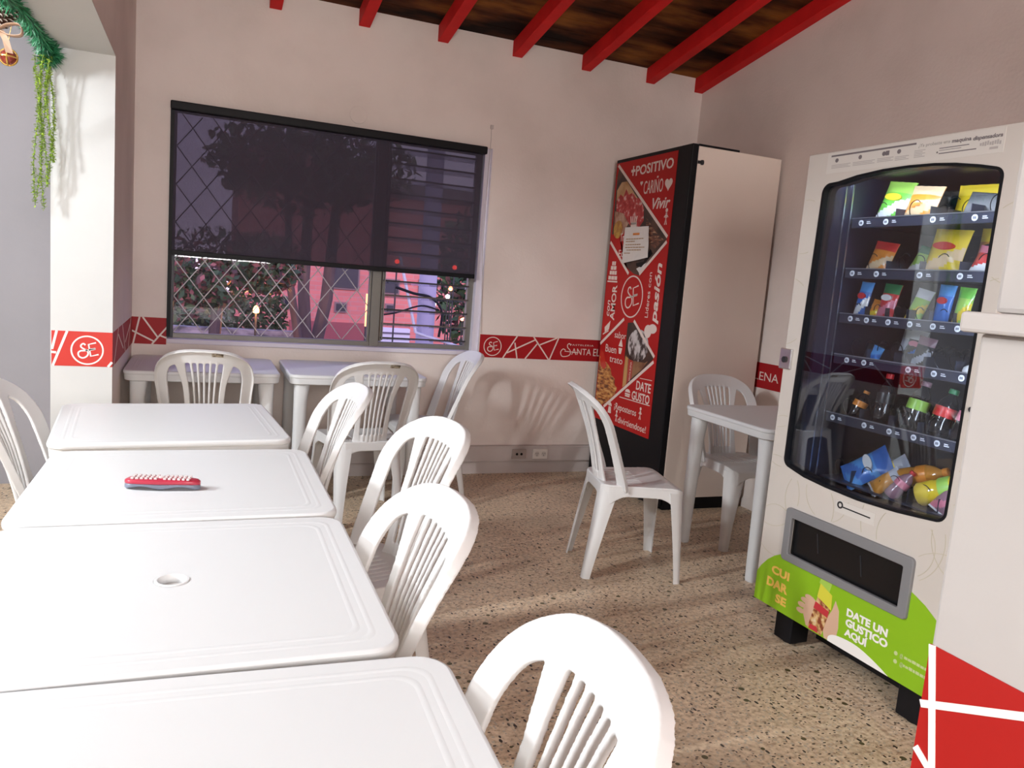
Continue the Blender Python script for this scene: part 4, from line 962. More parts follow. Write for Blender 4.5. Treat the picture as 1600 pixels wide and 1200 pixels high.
for cx, cz, r in ((0.0, 0.98, 0.13), (-0.03, 1.30, 0.13), (0.05, 0.80, 0.10), (0.03, 0.60, 0.14), (0.22, 0.60, 0.12), (0.30, 0.66, 0.10), (0.64, 0.60, 0.11), (0.62, 0.63, 0.16), (0.86, 0.66, 0.13), (0.80, 0.45, 0.16), (0.85, 0.95, 0.10), (0.83, 1.35, 0.10), (0.86, 1.55, 0.12), (0.02, 1.62, 0.10), (0.07, 0.45, 0.10)): ringarc(cx, cz, r, okf)
mb.build('ring_pattern', ringm, vend)

# ------------------------------------------------------------------ goods in the machine
def mix(c, k=1.0): return tuple(min(1, v * k) for v in c)
COL = {'green': (0.16, 0.55, 0.06), 'lime': (0.35, 0.62, 0.10), 'yellow': (0.80, 0.58, 0.03), 'orange': (0.80, 0.28, 0.03), 'red': (0.62, 0.03, 0.03), 'blue': (0.03, 0.16, 0.55), 'sky': (0.08, 0.32, 0.72), 'white': (0.78, 0.78, 0.78), 'cream': (0.72, 0.52, 0.30), 'mauve': (0.30, 0.16, 0.20), 'pink': (0.72, 0.22, 0.30), 'dgreen': (0.02, 0.20, 0.07), 'amber': (0.60, 0.25, 0.03), 'black': (0.01, 0.01, 0.012), 'silver': (0.5, 0.52, 0.6)}
def fm(c): return mat('foil_' + c, COL[c], 0.28, coat=0.5)
def place(o, x, d, z, lean=0.0, rz=0.0, roll=0.0):
    o.matrix_world = VM @ Matrix.Translation((x, d, z)) @ Matrix.Rotation(rz, 4, 'Z') @ Matrix.Rotation(lean, 4, 'X') @ Matrix.Rotation(roll, 4, 'Y')
def bag(label, x, z, w_, h, t_, body, top, patch, d=0.20, lean=-12, roll=0, seed=0, group='snack bags in the vending machine', mark=None):
    """pillow bag standing on its bottom seam; d = depth behind the door"""
    nu, nv = 14, 18; vs = []; rnd = random.Random(seed)
    ph = rnd.random() * 6
    for s2 in (-1, 1):
        for j in range(nv + 1):
            v = j / nv
            for i in range(nu + 1):
                u = i / nu * 2 - 1
                prof = (max(0, math.sin(math.pi * min(max((v - 0.05) / 0.90, 0), 1)))) ** 0.55 * (1 - abs(u) ** 3.0)
                wr_ = 0.06 * math.sin(u * 9 + v * 7 + ph) * (1 - prof) + 0.05 * math.sin(v * 15 + ph)
                wx = w_ / 2 * (1 - 0.05 * math.sin(math.pi * v))
                vs.append((u * wx, s2 * t_ / 2 * prof * (1 + wr_) + 0.0012 * s2 + 0.0015 * math.sin(u * 14) * (1 if v < 0.05 or v > 0.95 else 0), v * h))
    W2 = nu + 1; o2 = W2 * (nv + 1); mb = MB()
    mb.v = vs
    def mi_(i, j):
        v = (j + .5) / nv; u = (i + .5) / nu * 2 - 1
        if v > 0.93 or v < 0.07: return 1
        if v > 0.72: return 1
        if 0.14 < v - 0.22 * u < 0.40: return 2
        return 0
    for i in range(nu):
        for j in range(nv):
            a_ = j * W2 + i
            mb.f.append((a_, a_ + 1, a_ + W2 + 1, a_ + W2)); mb.mi.append(mi_(i, j))
            mb.f.append((o2 + a_, o2 + a_ + W2, o2 + a_ + W2 + 1, o2 + a_ + 1)); mb.mi.append(1 if mi_(i, j) == 1 else 0)
    for j in range(nv):
        for i in (0, nu): a_ = j * W2 + i; mb.f.append((a_, a_ + W2, o2 + a_ + W2, o2 + a_)); mb.mi.append(0)
    for i in range(nu):
        for j in (0, nv): a_ = j * W2 + i; mb.f.append((a_, o2 + a_, o2 + a_ + 1, a_ + 1)); mb.mi.append(1)
    o = mb.build('snack_bag', [fm(body), fm(top), fm(patch)], smooth=True)
    tag(o, label, 'snack bag', group); place(o, x, d, z, R(lean), 0, R(roll))
    if mark:
        mk = MB(); mk.prism(arc(0, h * 0.60, w_ * 0.30, 0, 360, 18, rz=h * 0.085)[:-1], -t_ * 0.5 - 0.004, -t_ * 0.5 + 0.002); mk.build('brand_patch', fm(mark), o)
    return o
zs = [z + 0.0045 for z in SH]
bag('green and yellow snack bag leaning at the left of the top shelf', 0.190, zs[0], 0.125, 0.158, 0.040, 'green', 'lime', 'white', 0.225, -14, 8, 1, mark='yellow')
bag('orange snack bag with a pale oval on the top shelf', 0.325, zs[0], 0.130, 0.130, 0.045, 'orange', 'cream', 'cream', 0.215, -14, 6, 2)
bag('yellow snack bag farther back on the top shelf', 0.455, zs[0], 0.170, 0.135, 0.030, 'yellow', 'yellow', 'orange', 0.330, -8, 2, 3)
bag('mauve snack bag at the right end of the top shelf', 0.655, zs[0], 0.110, 0.110, 0.040, 'mauve', 'mauve', 'pink', 0.215, -20, 10, 4)
bag('orange and red snack bag at the left of the second shelf', 0.185, zs[1], 0.105, 0.122, 0.036, 'orange', 'red', 'cream', 0.21, -14, 8, 5)
bag('green and white snack bag in the second shelf, left of the yellow one', 0.335, zs[1], 0.110, 0.105, 0.036, 'lime', 'dgreen', 'white', 0.25, -18, 14, 6)
bag('large yellow snack bag in the middle of the second shelf', 0.455, zs[1], 0.140, 0.160, 0.048, 'yellow', 'yellow', 'cream', 0.205, -12, 4, 7, mark='red')
bag('second yellow snack bag standing farther back on the second shelf', 0.565, zs[1], 0.125, 0.165, 0.030, 'amber', 'yellow', 'yellow', 0.30, -6, 2, 8, mark='black')
bag('red and white snack bag at the right end of the second shelf', 0.618, zs[1], 0.118, 0.098, 0.040, 'red', 'pink', 'white', 0.20, -16, 10, 9)
bag('tall blue pack with a red oval at the left of the third shelf', 0.145, zs[2], 0.058, 0.138, 0.030, 'blue', 'sky', 'white', 0.20, -8, 4, 10, mark='red')
bag('small orange pack low on the third shelf', 0.203, zs[2], 0.060, 0.075, 0.028, 'orange', 'orange', 'yellow', 0.205, -16, 10, 11)
bag('red pack with a green top on the third shelf', 0.258, zs[2], 0.075, 0.135, 0.034, 'red', 'dgreen', 'pink', 0.20, -10, 4, 12, mark='white')
bag('yellow-green and white pack on the third shelf', 0.355, zs[2], 0.070, 0.125, 0.030, 'lime', 'white', 'yellow', 0.225, -14, 12, 13)
bag('blue pack with a red oval in the right half of the third shelf', 0.487, zs[2], 0.062, 0.138, 0.030, 'blue', 'sky', 'blue', 0.20, -6, 3, 14, mark='red')
bag('green and yellow pack in the right half of the third shelf', 0.560, zs[2], 0.058, 0.132, 0.030, 'lime', 'green', 'yellow', 0.20, -6, 3, 15)
bag('cream coloured pack behind on the third shelf', 0.612, zs[2], 0.080, 0.140, 0.024, 'cream', 'cream', 'white', 0.27, -4, 2, 16)
bag('white pack standing far back on the fourth shelf', 0.235, zs[3], 0.075, 0.125, 0.024, 'silver', 'white', 'black', 0.36, -8, 6, 17)
bag('small blue pack low on the fourth shelf', 0.235, zs[3], 0.050, 0.060, 0.024, 'sky', 'sky', 'blue', 0.20, -14, 14, 18)
bag('white and red pack in the middle of the fourth shelf', 0.315, zs[3], 0.075, 0.130, 0.024, 'black', 'white', 'blue', 0.30, -8, 6, 19, mark='pink')
bag('dark pack with a pale stripe on the fourth shelf', 0.385, zs[3], 0.075, 0.110, 0.024, 'black', 'mauve', 'silver', 0.26, -8, 8, 20)
bag('blue snack bag lying at the left of the bottom shelf', 0.185, zs[5], 0.130, 0.185, 0.055, 'sky', 'blue', 'blue', 0.20, -34, 42, 21, mark='white')
bag('yellow and violet snack bag on the bottom shelf', 0.275, zs[5], 0.110, 0.165, 0.045, 'yellow', 'silver', 'amber', 0.225, -34, 40, 22)
bag('small violet and brown pack on the bottom shelf', 0.335, zs[5], 0.070, 0.120, 0.040, 'amber', 'silver', 'amber', 0.175, -30, 38, 23)
def bottle(label, x, z, r, h, body, cap, band, d=0.20, lean=-60, roll=0, nm='drink_bottle', group='bottles in the vending machine'):
    t = empty(nm, (0, 0, 0), 0, label, 'bottle', group)
    MB().lathe([(0.002, 0), (r * .85, 0.0), (r, r * .2), (r, h * .30), (r * .93, h * .36), (r, h * .45), (r, h * .62), (r * .75, h * .76), (r * .38, h * .86), (r * .36, h * .92)], 20).build('body', mat('bottle_' + body, COL[body], 0.12, coat=0.8), t, smooth=True)
    MB().lathe([(r * 1.01, h * .42), (r * 1.02, h * .44), (r * 1.02, h * .60), (r * 1.01, h * .62)], 20, cap=False).build('paper_band', mat('band_' + band, COL[band], 0.35), t, smooth=True)
    MB().lathe([(r * .42, h * .90), (r * .44, h * .91), (r * .44, h * .99), (r * .38, h)], 18).build('cap', mat('cap_' + cap, COL[cap], 0.35), t, smooth=True)
    place(t, x, d, z, R(lean), 0, R(roll)); return t
bottle('orange and white bottle at the left of the fifth shelf', 0.175, zs[4], 0.026, 0.115, 'black', 'orange', 'orange', 0.21, -18, 10)
bottle('dark bottle with a red cap on the fifth shelf', 0.300, zs[4], 0.030, 0.190, 'black', 'red', 'black', 0.21, -6, 0)
bottle('dark bottle with a pale green band on the fifth shelf', 0.415, zs[4], 0.036, 0.185, 'black', 'mauve', 'lime', 0.22, -14, 4)
bottle('dark bottle with a bright red band on the fifth shelf', 0.520, zs[4], 0.036, 0.175, 'black', 'dgreen', 'red', 0.22, -14, 6)
bottle('dark bottle with a pink band on the fifth shelf', 0.620, zs[4], 0.036, 0.172, 'black', 'red', 'pink', 0.20, -14, 8)
bottle('squat white and pink bottle at the right end of the fourth shelf', 0.618, zs[3], 0.034, 0.110, 'white', 'orange', 'pink', 0.20, -20, 62)
bottle('amber drink bottle lying on the bottom shelf', 0.385, zs[5] + 0.055, 0.036, 0.175, 'amber', 'orange', 'orange', 0.24, -40, 62)
bottle('dark red drink bottle lying on the bottom shelf, behind the amber one', 0.500, zs[5] + 0.055, 0.036, 0.16, 'mauve', 'red', 'amber', 0.30, -40, 40)
bottle('small red bottle at the front of the bottom shelf', 0.415, zs[5], 0.026, 0.120, 'mauve', 'red', 'pink', 0.175, -24, 24)
bottle('yellow drink bottle with a green cap on the bottom shelf', 0.505, zs[5] + 0.030, 0.042, 0.190, 'yellow', 'green', 'lime', 0.205, -34, 58)
bag('white and pink pack at the right end of the bottom shelf', 0.600, zs[5], 0.080, 0.110, 0.034, 'mauve', 'white', 'pink', 0.18, -24, 20, 30)
for lx, k_, lab in ((0.185, 3, 'black carton in the first coil of the fourth shelf'), (0.560, 0, 'black carton filling the right half of the top shelf'), (0.280, 0, 'narrow black carton between the green and orange bags')):
    w_, h_ = (0.075, 0.06) if k_ == 3 else ((0.150, 0.088) if lx > 0.5 else (0.050, 0.100))
    mb = MB(); mb.box(-w_ / 2, w_ / 2, -0.010, 0.010, 0, h_); o = mb.build('black_block', mat('block_black', (0.012, 0.012, 0.014), 0.35), bevel=0.003)  # plain black boxes filling gaps among the goods
    tag(o, lab, 'block', 'black blocks in the vending machine'); place(o, lx, 0.235 if lx > 0.5 else 0.255, zs[k_], R(-14), 0, R(8))

# ------------------------------------------------------------------ remote control
rm = empty('remote_control', (-0.075, 2.050, 0.751), R(-12), 'red and grey remote control lying on the second table', 'remote control')
def remote_body(name, z0, z1, m, ins=0.0):
    nst, nr = 26, 16; vs = []
    for i in range(nst):
        f = i / (nst - 1); x = -0.088 + 0.176 * f
        end = math.sqrt(max(0, 1 - abs(2 * f - 1) ** 4.5)); hw_ = (0.024 + 0.004 * math.cos((f - 0.25) * 4)) * (0.25 + 0.75 * end) - ins
        zb = z0 + (0.007 * (1 - math.cos(2 * math.pi * (f * 2))) / 2 if z0 < 0.006 else 0)
        zt = z1 - 0.006 * (1 - end)
        for k in range(nr):
            a = 2 * math.pi * k / nr; ca, sa = math.cos(a), math.sin(a); q = (abs(ca) ** 4 + abs(sa) ** 4) ** -0.25
            vs.append((x, hw_ * ca * q, (zb + zt) / 2 + (zt - zb) / 2 * sa * q))
    fs = [(i * nr + k, i * nr + (k + 1) % nr, (i + 1) * nr + (k + 1) % nr, (i + 1) * nr + k) for i in range(nst - 1) for k in range(nr)] + [tuple(range(nr))[::-1], tuple((nst - 1) * nr + k for k in range(nr))]
    mb = MB(); mb.add(vs, fs); return mb.build(name, m, rm, smooth=True)
remote_body('lower_shell', 0.0005, 0.018, mat('remote_grey', (0.16, 0.18, 0.24), 0.4))
remote_body('upper_shell', 0.012, 0.027, mat('remote_red', (0.42, 0.03, 0.06), 0.3), 0.0)
btn_m = mat('remote_button', (0.66, 0.58, 0.58), 0.45)
for i in range(13):
    x = -0.068 + i * 0.0108
    if i == 6: continue
    for j, y in enumerate((-0.014, 0.0, 0.014)):
        mb = MB(); mb.box(x - 0.0034, x + 0.0034, y - 0.0042, y + 0.0042, 0.0255, 0.0302); mb.build('button', btn_m, rm, bevel=0.001)
mb = MB(); mb.lathe([(0.0075, 0.025), (0.0075, 0.0298), (0.006, 0.0308)], 16, M=Matrix.Translation((-0.0032, 0, 0))); mb.build('button', btn_m, rm)

# ------------------------------------------------------------------ christmas garland on the header edge
rnd = random.Random(3)
path = catmull([(-0.602, 2.70, 2.10), (-0.605, 3.00, 2.105), (-0.605, 3.25, 2.135), (-0.60, 3.45, 2.145), (-0.60, 3.62, 2.14), (-0.598, 3.74, 2.125), (-0.580, 3.79, 2.10), (-0.60, 3.80, 2.075)], 10)
path = [Vector((p.x - 0.008, p.y, p.z)) for p in path]
gar = empty('christmas_garland', tuple(path[0]), 0, 'green tinsel christmas garland hanging along the left opening edge', 'garland')
mb = MB(); mb.tube([p - path[0] for p in path], 0.008, 6); mb.build('stem', mat('garland_stem', (0.01, 0.08, 0.03), 0.7), gar)
mb = MB()
for i in range(2600):
    f = rnd.random() * (len(path) - 1); k = int(f); p = path[k].lerp(path[min(k + 1, len(path) - 1)], f - k) - path[0]
    d = Vector((rnd.gauss(0, 1), rnd.gauss(0, 1), rnd.gauss(0, 1))).normalized(); l_ = 0.038 + rnd.random() * 0.028
    if (path[0] + p + d * l_).x > -0.56 and (path[0] + p).y < 3.70: d.x = -abs(d.x)
    s_ = d.cross(Vector((rnd.random(), rnd.random(), rnd.random()))).normalized() * 0.0022
    m_ = p + d * l_ * 0.5
    mb.add([p - s_ * .6, p + s_ * .6, m_ + s_ * 1.3, p + d * l_, m_ - s_ * 1.3], [(0, 1, 2, 3, 4)], i % 3)
fo = mb.build('tinsel_needles', [mat('tinsel_dark', (0.010, 0.11, 0.045), 0.4), mat('tinsel_mid', (0.02, 0.20, 0.08), 0.35), mat('tinsel_light', (0.06, 0.30, 0.14), 0.35)], gar, fixn=False); fo['kind'] = 'stuff'
# trailing plant
vn = empty('trailing_plant', (-0.612, 3.795, 2.085), 0, 'light green artificial trailing plant hanging below the garland end', 'plant')
for q in range(6):
    ox, oy = -0.024 + (q % 3) * 0.022, -0.022 + (q // 3) * 0.026; L_ = [0.60, 0.50, 0.42, 0.56, 0.61, 0.52][q]; ph = rnd.random() * 6
    pts = [(ox + 0.012 * math.sin(t * 5 + ph), oy + 0.008 * math.cos(t * 4 + ph), -L_ * t) for t in [k / 16 for k in range(17)]]
    st_o = MB().tube(pts, 0.0016, 5).build('strand', mat('vine_stem', (0.16, 0.26, 0.05), 0.6), vn)
    mb = MB()
    for k in range(420):
        t = rnd.random(); x, y, z = ox + 0.012 * math.sin(t * 5 + ph), oy + 0.008 * math.cos(t * 4 + ph), -L_ * t
        d = Vector((rnd.gauss(0, 1), rnd.gauss(0, 1), rnd.gauss(0, .6))).normalized(); l_ = 0.010 + rnd.random() * 0.009
        p = Vector((x, y, z)); s_ = d.cross(Vector((0.1, 0.2, 1))).normalized() * 0.0035
        mb.add([p, p + d * l_ * .5 + s_, p + d * l_, p + d * l_ * .5 - s_], [(0, 1, 2, 3)], k % 2)
    lf = mb.build('leaves', [mat('vine_leaf', (0.27, 0.44, 0.04), 0.5), mat('vine_leaf_pale', (0.42, 0.58, 0.08), 0.5)], st_o, fixn=False)
# ornaments
orn = empty('christmas_ornament', (-0.662, 3.40, 1.985), 0, 'red and gold christmas bauble hanging under the garland', 'ornament')
MB().lathe([(0.003, -0.034), (0.018, -0.029), (0.030, -0.015), (0.034, 0.0), (0.030, 0.015), (0.018, 0.029), (0.005, 0.034)], 24).build('ball', mat('bauble_red', (0.30, 0.04, 0.02), 0.15, 0.4, coat=1.0), orn, smooth=True)
mb = MB()
for a in (0.0, math.pi / 2):
    mb.tube([(0.0345 * math.cos(t) * math.cos(a), 0.0345 * math.cos(t) * math.sin(a), 0.0345 * math.sin(t)) for t in [2 * math.pi * k / 28 for k in range(28)]], 0.0042, 6, closed=True)
mb.tube([(0.0345 * math.cos(t), 0.0345 * math.sin(t), 0) for t in [2 * math.pi * k / 28 for k in range(28)]], 0.0035, 6, closed=True)
mb.build('gold_ribbon', mat('gold', (0.72, 0.46, 0.12), 0.25, 0.8), orn, smooth=True)
mb = MB(); mb.lathe([(0.007, 0.032), (0.007, 0.044), (0.004, 0.046)], 12); mb.tube([(0, 0, 0.045), (0.004, 0, 0.09), (0.012, 0, 0.13)], 0.0012, 5); mb.build('hanger', mat('gold', (0.72, 0.46, 0.12), 0.25, 0.8), orn)
orn.scale = (0.82, 0.82, 0.82)
pc = empty('pine_cone', (-0.650, 3.27, 2.090), 0, 'brown pine cone with frosted tips tied in the garland', 'pine cone')
pc.rotation_euler = (R(20), R(35), 0)
MB().lathe([(0.002, -0.045), (0.016, -0.03), (0.02, 0), (0.014, 0.03), (0.003, 0.045)], 12).build('core', mat('cone_brown', (0.09, 0.035, 0.02), 0.7), pc)
sc_b = MB(); sc_t = MB()
for k in range(70):
    z = -0.042 + 0.084 * k / 69; a = k * 2.39996; r_ = 0.034 * math.sqrt(max(0.05, 1 - (z / 0.05) ** 2))
    ca, sa = math.cos(a), math.sin(a); tx, ty = -sa, ca
    def pt(rr, ww, zz): return (ca * rr + tx * ww, sa * rr + ty * ww, z + zz)
    sc_b.add([pt(0.012, -.004, -.002), pt(0.012, .004, -.002), pt(r_, .008, .006), pt(r_, -.008, .006), pt(0.012, 0, .003), pt(r_, 0, .010)], [(0, 1, 2, 3), (0, 3, 5, 4), (1, 4, 5, 2)])
    sc_t.add([pt(r_ * .98, -.008, .006), pt(r_ * .98, .008, .006), pt(r_ * 1.07, .006, .009), pt(r_ * 1.07, -.006, .009), pt(r_, 0, .012)], [(0, 1, 2, 3), (0, 3, 4), (1, 4, 2), (3, 2, 4)])
sc_b.build('scales', mat('cone_brown', (0.09, 0.035, 0.02), 0.7), pc); sc_t.build('frosted_tips', mat('cone_frost', (0.55, 0.48, 0.42), 0.6), pc)
bw = empty('ribbon_bow', (-0.650, 3.20, 2.03), 0, 'beige fabric bow tied in the garland beside the pine cone', 'bow')
for s_ in (-1, 1):
    pts = catmull([(0, 0), (s_ * .025, .02), (s_ * .06, .025), (s_ * .065, -.005), (s_ * .03, -.012), (0, 0)], 5); mb = MB(); vs = []; fs = []
    for p in pts: vs += [(p.x, -0.018, p.y), (p.x, 0.018, p.y)]
    for k in range(len(pts) - 1): fs.append((2 * k, 2 * k + 1, 2 * k + 3, 2 * k + 2))
    mb.add(vs, fs); o = mb.build('bow_loop', mat('beige_ribbon', (0.62, 0.42, 0.30), 0.6), bw, fixn=False, smooth=True)
    md = o.modifiers.new('s', 'SOLIDIFY'); md.thickness = 0.0015
    mb = MB(); pts = [(s_ * .005, 0), (s_ * .02, -.03), (s_ * .03, -.07)]; vs = []; fs = []
    for k, p in enumerate(pts): vs += [(p[0] - .01, -0.002 * k, p[1]), (p[0] + .01, 0.002 * k, p[1])]
    mb.add(vs, [(0, 1, 3, 2), (2, 3, 5, 4)]); o = mb.build('bow_tail', mat('beige_ribbon', (0.62, 0.42, 0.30), 0.6), bw, fixn=False); md = o.modifiers.new('s', 'SOLIDIFY'); md.thickness = 0.0015

# litter on the floor
mb = MB(); rr = random.Random(5)
for k in range(7):
    c = Vector((rr.uniform(-.012, .012), rr.uniform(-.012, .012), 0.001)); a = rr.random() * 3.14
    d = Vector((math.cos(a), math.sin(a), rr.random() * .5)) * 0.013; e = Vector((-math.sin(a), math.cos(a), rr.random() * .4)) * 0.006
    mb.add([c, c + d, c + d + e, c + e, c + Vector((0, 0, .0012)), c + d + Vector((0, 0, .0012)), c + d + e + Vector((0, 0, .0012)), c + e + Vector((0, 0, .0012))], [(0, 1, 2, 3), (7, 6, 5, 4), (0, 4, 5, 1), (1, 5, 6, 2), (2, 6, 7, 3), (3, 7, 4, 0)])
o = mb.build('tinsel_scrap', mat('tinsel_dark', (0.010, 0.11, 0.045), 0.4)); o.location = (1.513, 1.472, 0.0); tag(o, 'small green tinsel scrap lying on the terrazzo floor', 'litter')

# ------------------------------------------------------------------ outside, seen through the window
def far(x, z, y=28.0):              # from the y = 14 measurements to a plane at y
    k = y / 14.0; return (x * k, (z - 1.33) * k + 1.33)
GZ = -1.7
struct(tag(MB().box(-25, 40, D + 0.5, 60, GZ - 0.2, GZ).build('ground_outside', noisy('dusk_lawn', [(0.35, (0.05, 0.07, 0.035)), (0.65, (0.13, 0.12, 0.10))], scale=0.9, rough=0.9))))
brick_m = bpy.data.materials.new('pink_brick'); brick_m.use_nodes = True; n = brick_m.node_tree; b_ = n.nodes['Principled BSDF']; b_.inputs['Roughness'].default_value = 0.9
br = n.nodes.new('ShaderNodeTexBrick'); br.inputs['Scale'].default_value = 1; br.inputs['Brick Width'].default_value = 0.5; br.inputs['Row Height'].default_value = 0.16; br.inputs['Mortar Size'].default_value = 0.012
br.inputs['Color1'].default_value = (0.66, 0.20, 0.18, 1); br.inputs['Color2'].default_value = (0.56, 0.17, 0.16, 1); br.inputs['Mortar'].default_value = (0.50, 0.26, 0.25, 1)
tc_ = n.nodes.new('ShaderNodeTexCoord'); mp_ = n.nodes.new('ShaderNodeMapping'); mp_.inputs['Rotation'].default_value = (R(90), 0, 0); n.links.new(tc_.outputs['Object'], mp_.inputs[0]); n.links.new(mp_.outputs[0], br.inputs['Vector']); n.links.new(br.outputs['Color'], b_.inputs['Base Color'])
bd = empty('brick_building', (0, 28.0, 0), 0, 'pinkish red brick building across the street, seen through the window', 'building')
x0b, _ = far(0.55, 0); x1b, _ = far(4.9, 0)
MB().box(x0b, x1b, 0, 6, GZ, 4.1).build('brick_wall', brick_m, bd)
MB().box(x0b - 0.3, x1b + 0.3, -0.5, 6.3, 4.1, 4.45).build('roof_slab', mat('roof_slab_grey', (0.20, 0.16, 0.17), 0.8), bd)
MB().box(far(1.45, 0)[0], far(2.85, 0)[0], -0.12, 0, GZ, far(0, 0.36)[1]).build('lower_wall', mat('dark_red_plinth', (0.30, 0.08, 0.09), 0.9), bd)
dwin = mat('dark_window_glass', (0.02, 0.02, 0.03), 0.15); lwin = mat('pale_window_glass', (0.35, 0.42, 0.62), 0.3)
for xa, za, xb, zb, m_ in ((1.226, 1.147, 1.437, 0.954, lwin), (2.054, 1.335, 2.602, 0.98, dwin), (1.359, 0.738, 1.474, 0.567, dwin), (2.241, 0.693, 2.406, 0.566, dwin), (2.985, 1.169, 3.341, 0.95, dwin), (3.15, 0.72, 3.27, 0.62, dwin), (3.75, 1.2, 3.95, 1.0, dwin)):
    (ax, az), (bx, bz_) = far(xa, za), far(xb, zb)
    o = MB().box(ax - 0.06, bx + 0.06, -0.06, 0.0, bz_ - 0.06, az + 0.06).build('window_frame', mat('window_trim_grey', (0.22, 0.14, 0.15), 0.7), bd)
    MB().box(ax, bx, -0.09, -0.05, bz_, az).build('window_glass', m_, o)
(ax, az), (bx, bz_) = far(2.90, 0.30, 24), far(3.62, 0.13, 24)
wb = empty('white_wall_bench', ((ax + bx) / 2, 24.0, 0), 0, 'pale lavender low bench wall in front of the brick building', 'low wall')
MB().box(-(bx - ax) / 2, (bx - ax) / 2, 0, 0.3, GZ, az).build('slab', mat('pale_lavender_render', (0.60, 0.58, 0.70), 0.8), wb)
MB().box(-(bx - ax) / 2, (bx - ax) / 2, -0.03, 0, bz_ + 0.12, bz_ + 0.17).build('seat_line', mat('dark_line', (0.12, 0.10, 0.14), 0.8), wb)
# utility pole with its brace and cable
pole_m = mat('lavender_grey_concrete', (0.36, 0.34, 0.46), 0.7)
up_ = empty('utility_pole', (2.51, 9.0, GZ), 0, 'grey concrete utility pole behind the window louvres', 'pole')
MB().lathe([(0.12, 0), (0.108, 2.4), (0.098, 5.8)], 16).build('shaft', pole_m, up_, smooth=True)
MB().tube([(-0.39, -0.1, 3.25), (-0.14, -0.1, 2.34)], 0.018, 6).build('brace', mat('galvanised_brace', (0.55, 0.55, 0.60), 0.5), up_)
MB().tube([(-0.14, -0.1, 2.34), (0.62, -0.1, 2.14)], 0.016, 6).build('brace', mat('galvanised_brace', (0.55, 0.55, 0.60), 0.5), up_)
mb = MB(); mb.tube([tuple(p) for p in catmull([(-0.42, -0.12, 2.86), (-0.2, -0.12, 2.80), (0.02, -0.12, 2.76), (0.16, -0.12, 2.60), (0.14, -0.12, 2.30)], 6)], 0.016, 6); mb.tube([tuple(p) for p in catmull([(-0.62, -0.12, 2.52), (-0.4, -0.12, 2.56), (-0.1, -0.12, 2.66), (0.12, -0.12, 2.62)], 6)], 0.010, 6)
mb.build('hanging_cable', black_m, up_)
# trees
bark_m = noisy('dusk_bark', [(0.3, (0.07, 0.045, 0.05)), (0.7, (0.13, 0.09, 0.09))], scale=8, rough=0.9, stretch=(1, 1, 0.3))
def tree(label, x, y, pts, rad, crown, nleaf, seed, cols, group='trees outside the window', ls=0.09):
    t = empty('tree', (x, y, GZ), 0, label, 'tree', group); r2 = random.Random(seed)
    MB().tube(pts, rad, 9).build('trunk', bark_m, t, smooth=True)
    mb = MB()
    for (cx, cy, cz, rx, rz_) in crown:
        for k in range(nleaf):
            d = Vector((r2.gauss(0, 1), r2.gauss(0, 1), r2.gauss(0, 1))).normalized() * (r2.random() ** 0.4)
            p = Vector((cx + d.x * rx, cy + d.y * rx, cz + d.z * rz_)); a = Vector((r2.gauss(0, 1), r2.gauss(0, 1), r2.gauss(0, 1))).normalized(); c_ = a.cross(Vector((r2.gauss(0, 1), r2.gauss(0, 1), 1))).normalized()
            s_ = ls * (0.6 + r2.random() * .8)
            mb.add([p - a * s_, p + c_ * s_ * .5, p + a * s_, p - c_ * s_ * .5], [(0, 1, 2, 3)], r2.randrange(len(cols)))
    o = mb.build('foliage', [mat('leaf_%d_%d_%d' % tuple(int(v * 999) for v in c), c, 0.7) for c in cols], t, fixn=False); o['kind'] = 'stuff'
    return t
GR = [(0.025, 0.06, 0.03), (0.04, 0.09, 0.04), (0.08, 0.13, 0.05), (0.10, 0.05, 0.05)]
k_ = 15 / 14
tree('upright double tree trunk in front of the brick building', 1.74 * k_, 15, [(0.05, 0, 0), (0.0, 0, 1.6), (-0.08, 0, 2.6), (-0.03, 0, 5.0)], [0.15, 0.12, 0.11, 0.08], [(-0.2, 0, 4.7, 1.5, 0.8)], 1500, 1, GR)
tree('right leaning tree trunk in front of the brick building', 1.98 * k_, 15.3, [(-0.10, 0, 0), (-0.05, 0, 1.4), (0.14, 0, 2.4), (0.30, 0, 5.0)], [0.15, 0.13, 0.12, 0.08], [(0.5, 0, 4.9, 1.3, 0.7)], 1200, 2, GR)
tree('left leaning thin tree trunk in front of the brick building', 1.58 * k_, 14.6, [(0.10, 0, 0), (0.02, 0, 1.5), (-0.20, 0, 2.7), (-0.35, 0, 5.0)], [0.10, 0.08, 0.07, 0.05], [(-0.6, 0, 4.8, 1.2, 0.6)], 1000, 3, GR)
tree('bushy green tree at the left of the window view', 0.2, 13, [(0, 0, 0), (0, 0, 1.6), (0.1, 0, 3.0)], [0.12, 0.1, 0.07], [(0.1, 0, 2.9, 1.0, 0.62), (-0.5, 0, 2.5, 0.7, 0.5), (0.75, 0, 3.0, 0.6, 0.5), (0.9, 0, 4.55, 0.6, 0.3)], 1500, 4, GR + [(0.30, 0.10, 0.09)], ls=0.07)
tree('dark tree behind the utility pole', 4.6, 12.5, [(0, 0, 0), (0, 0, 2.5), (0.1, 0, 4)], [0.14, 0.12, 0.08], [(0, 0, 3.0, 1.05, 1.4), (0.3, 0, 1.4, 0.9, 0.8)], 2600, 5, GR)
hd_ = empty('hedge', (-0.4, 16, GZ), 0, 'low clipped green hedge at the left behind the window grille', 'hedge')
mb = MB(); r2 = random.Random(9)
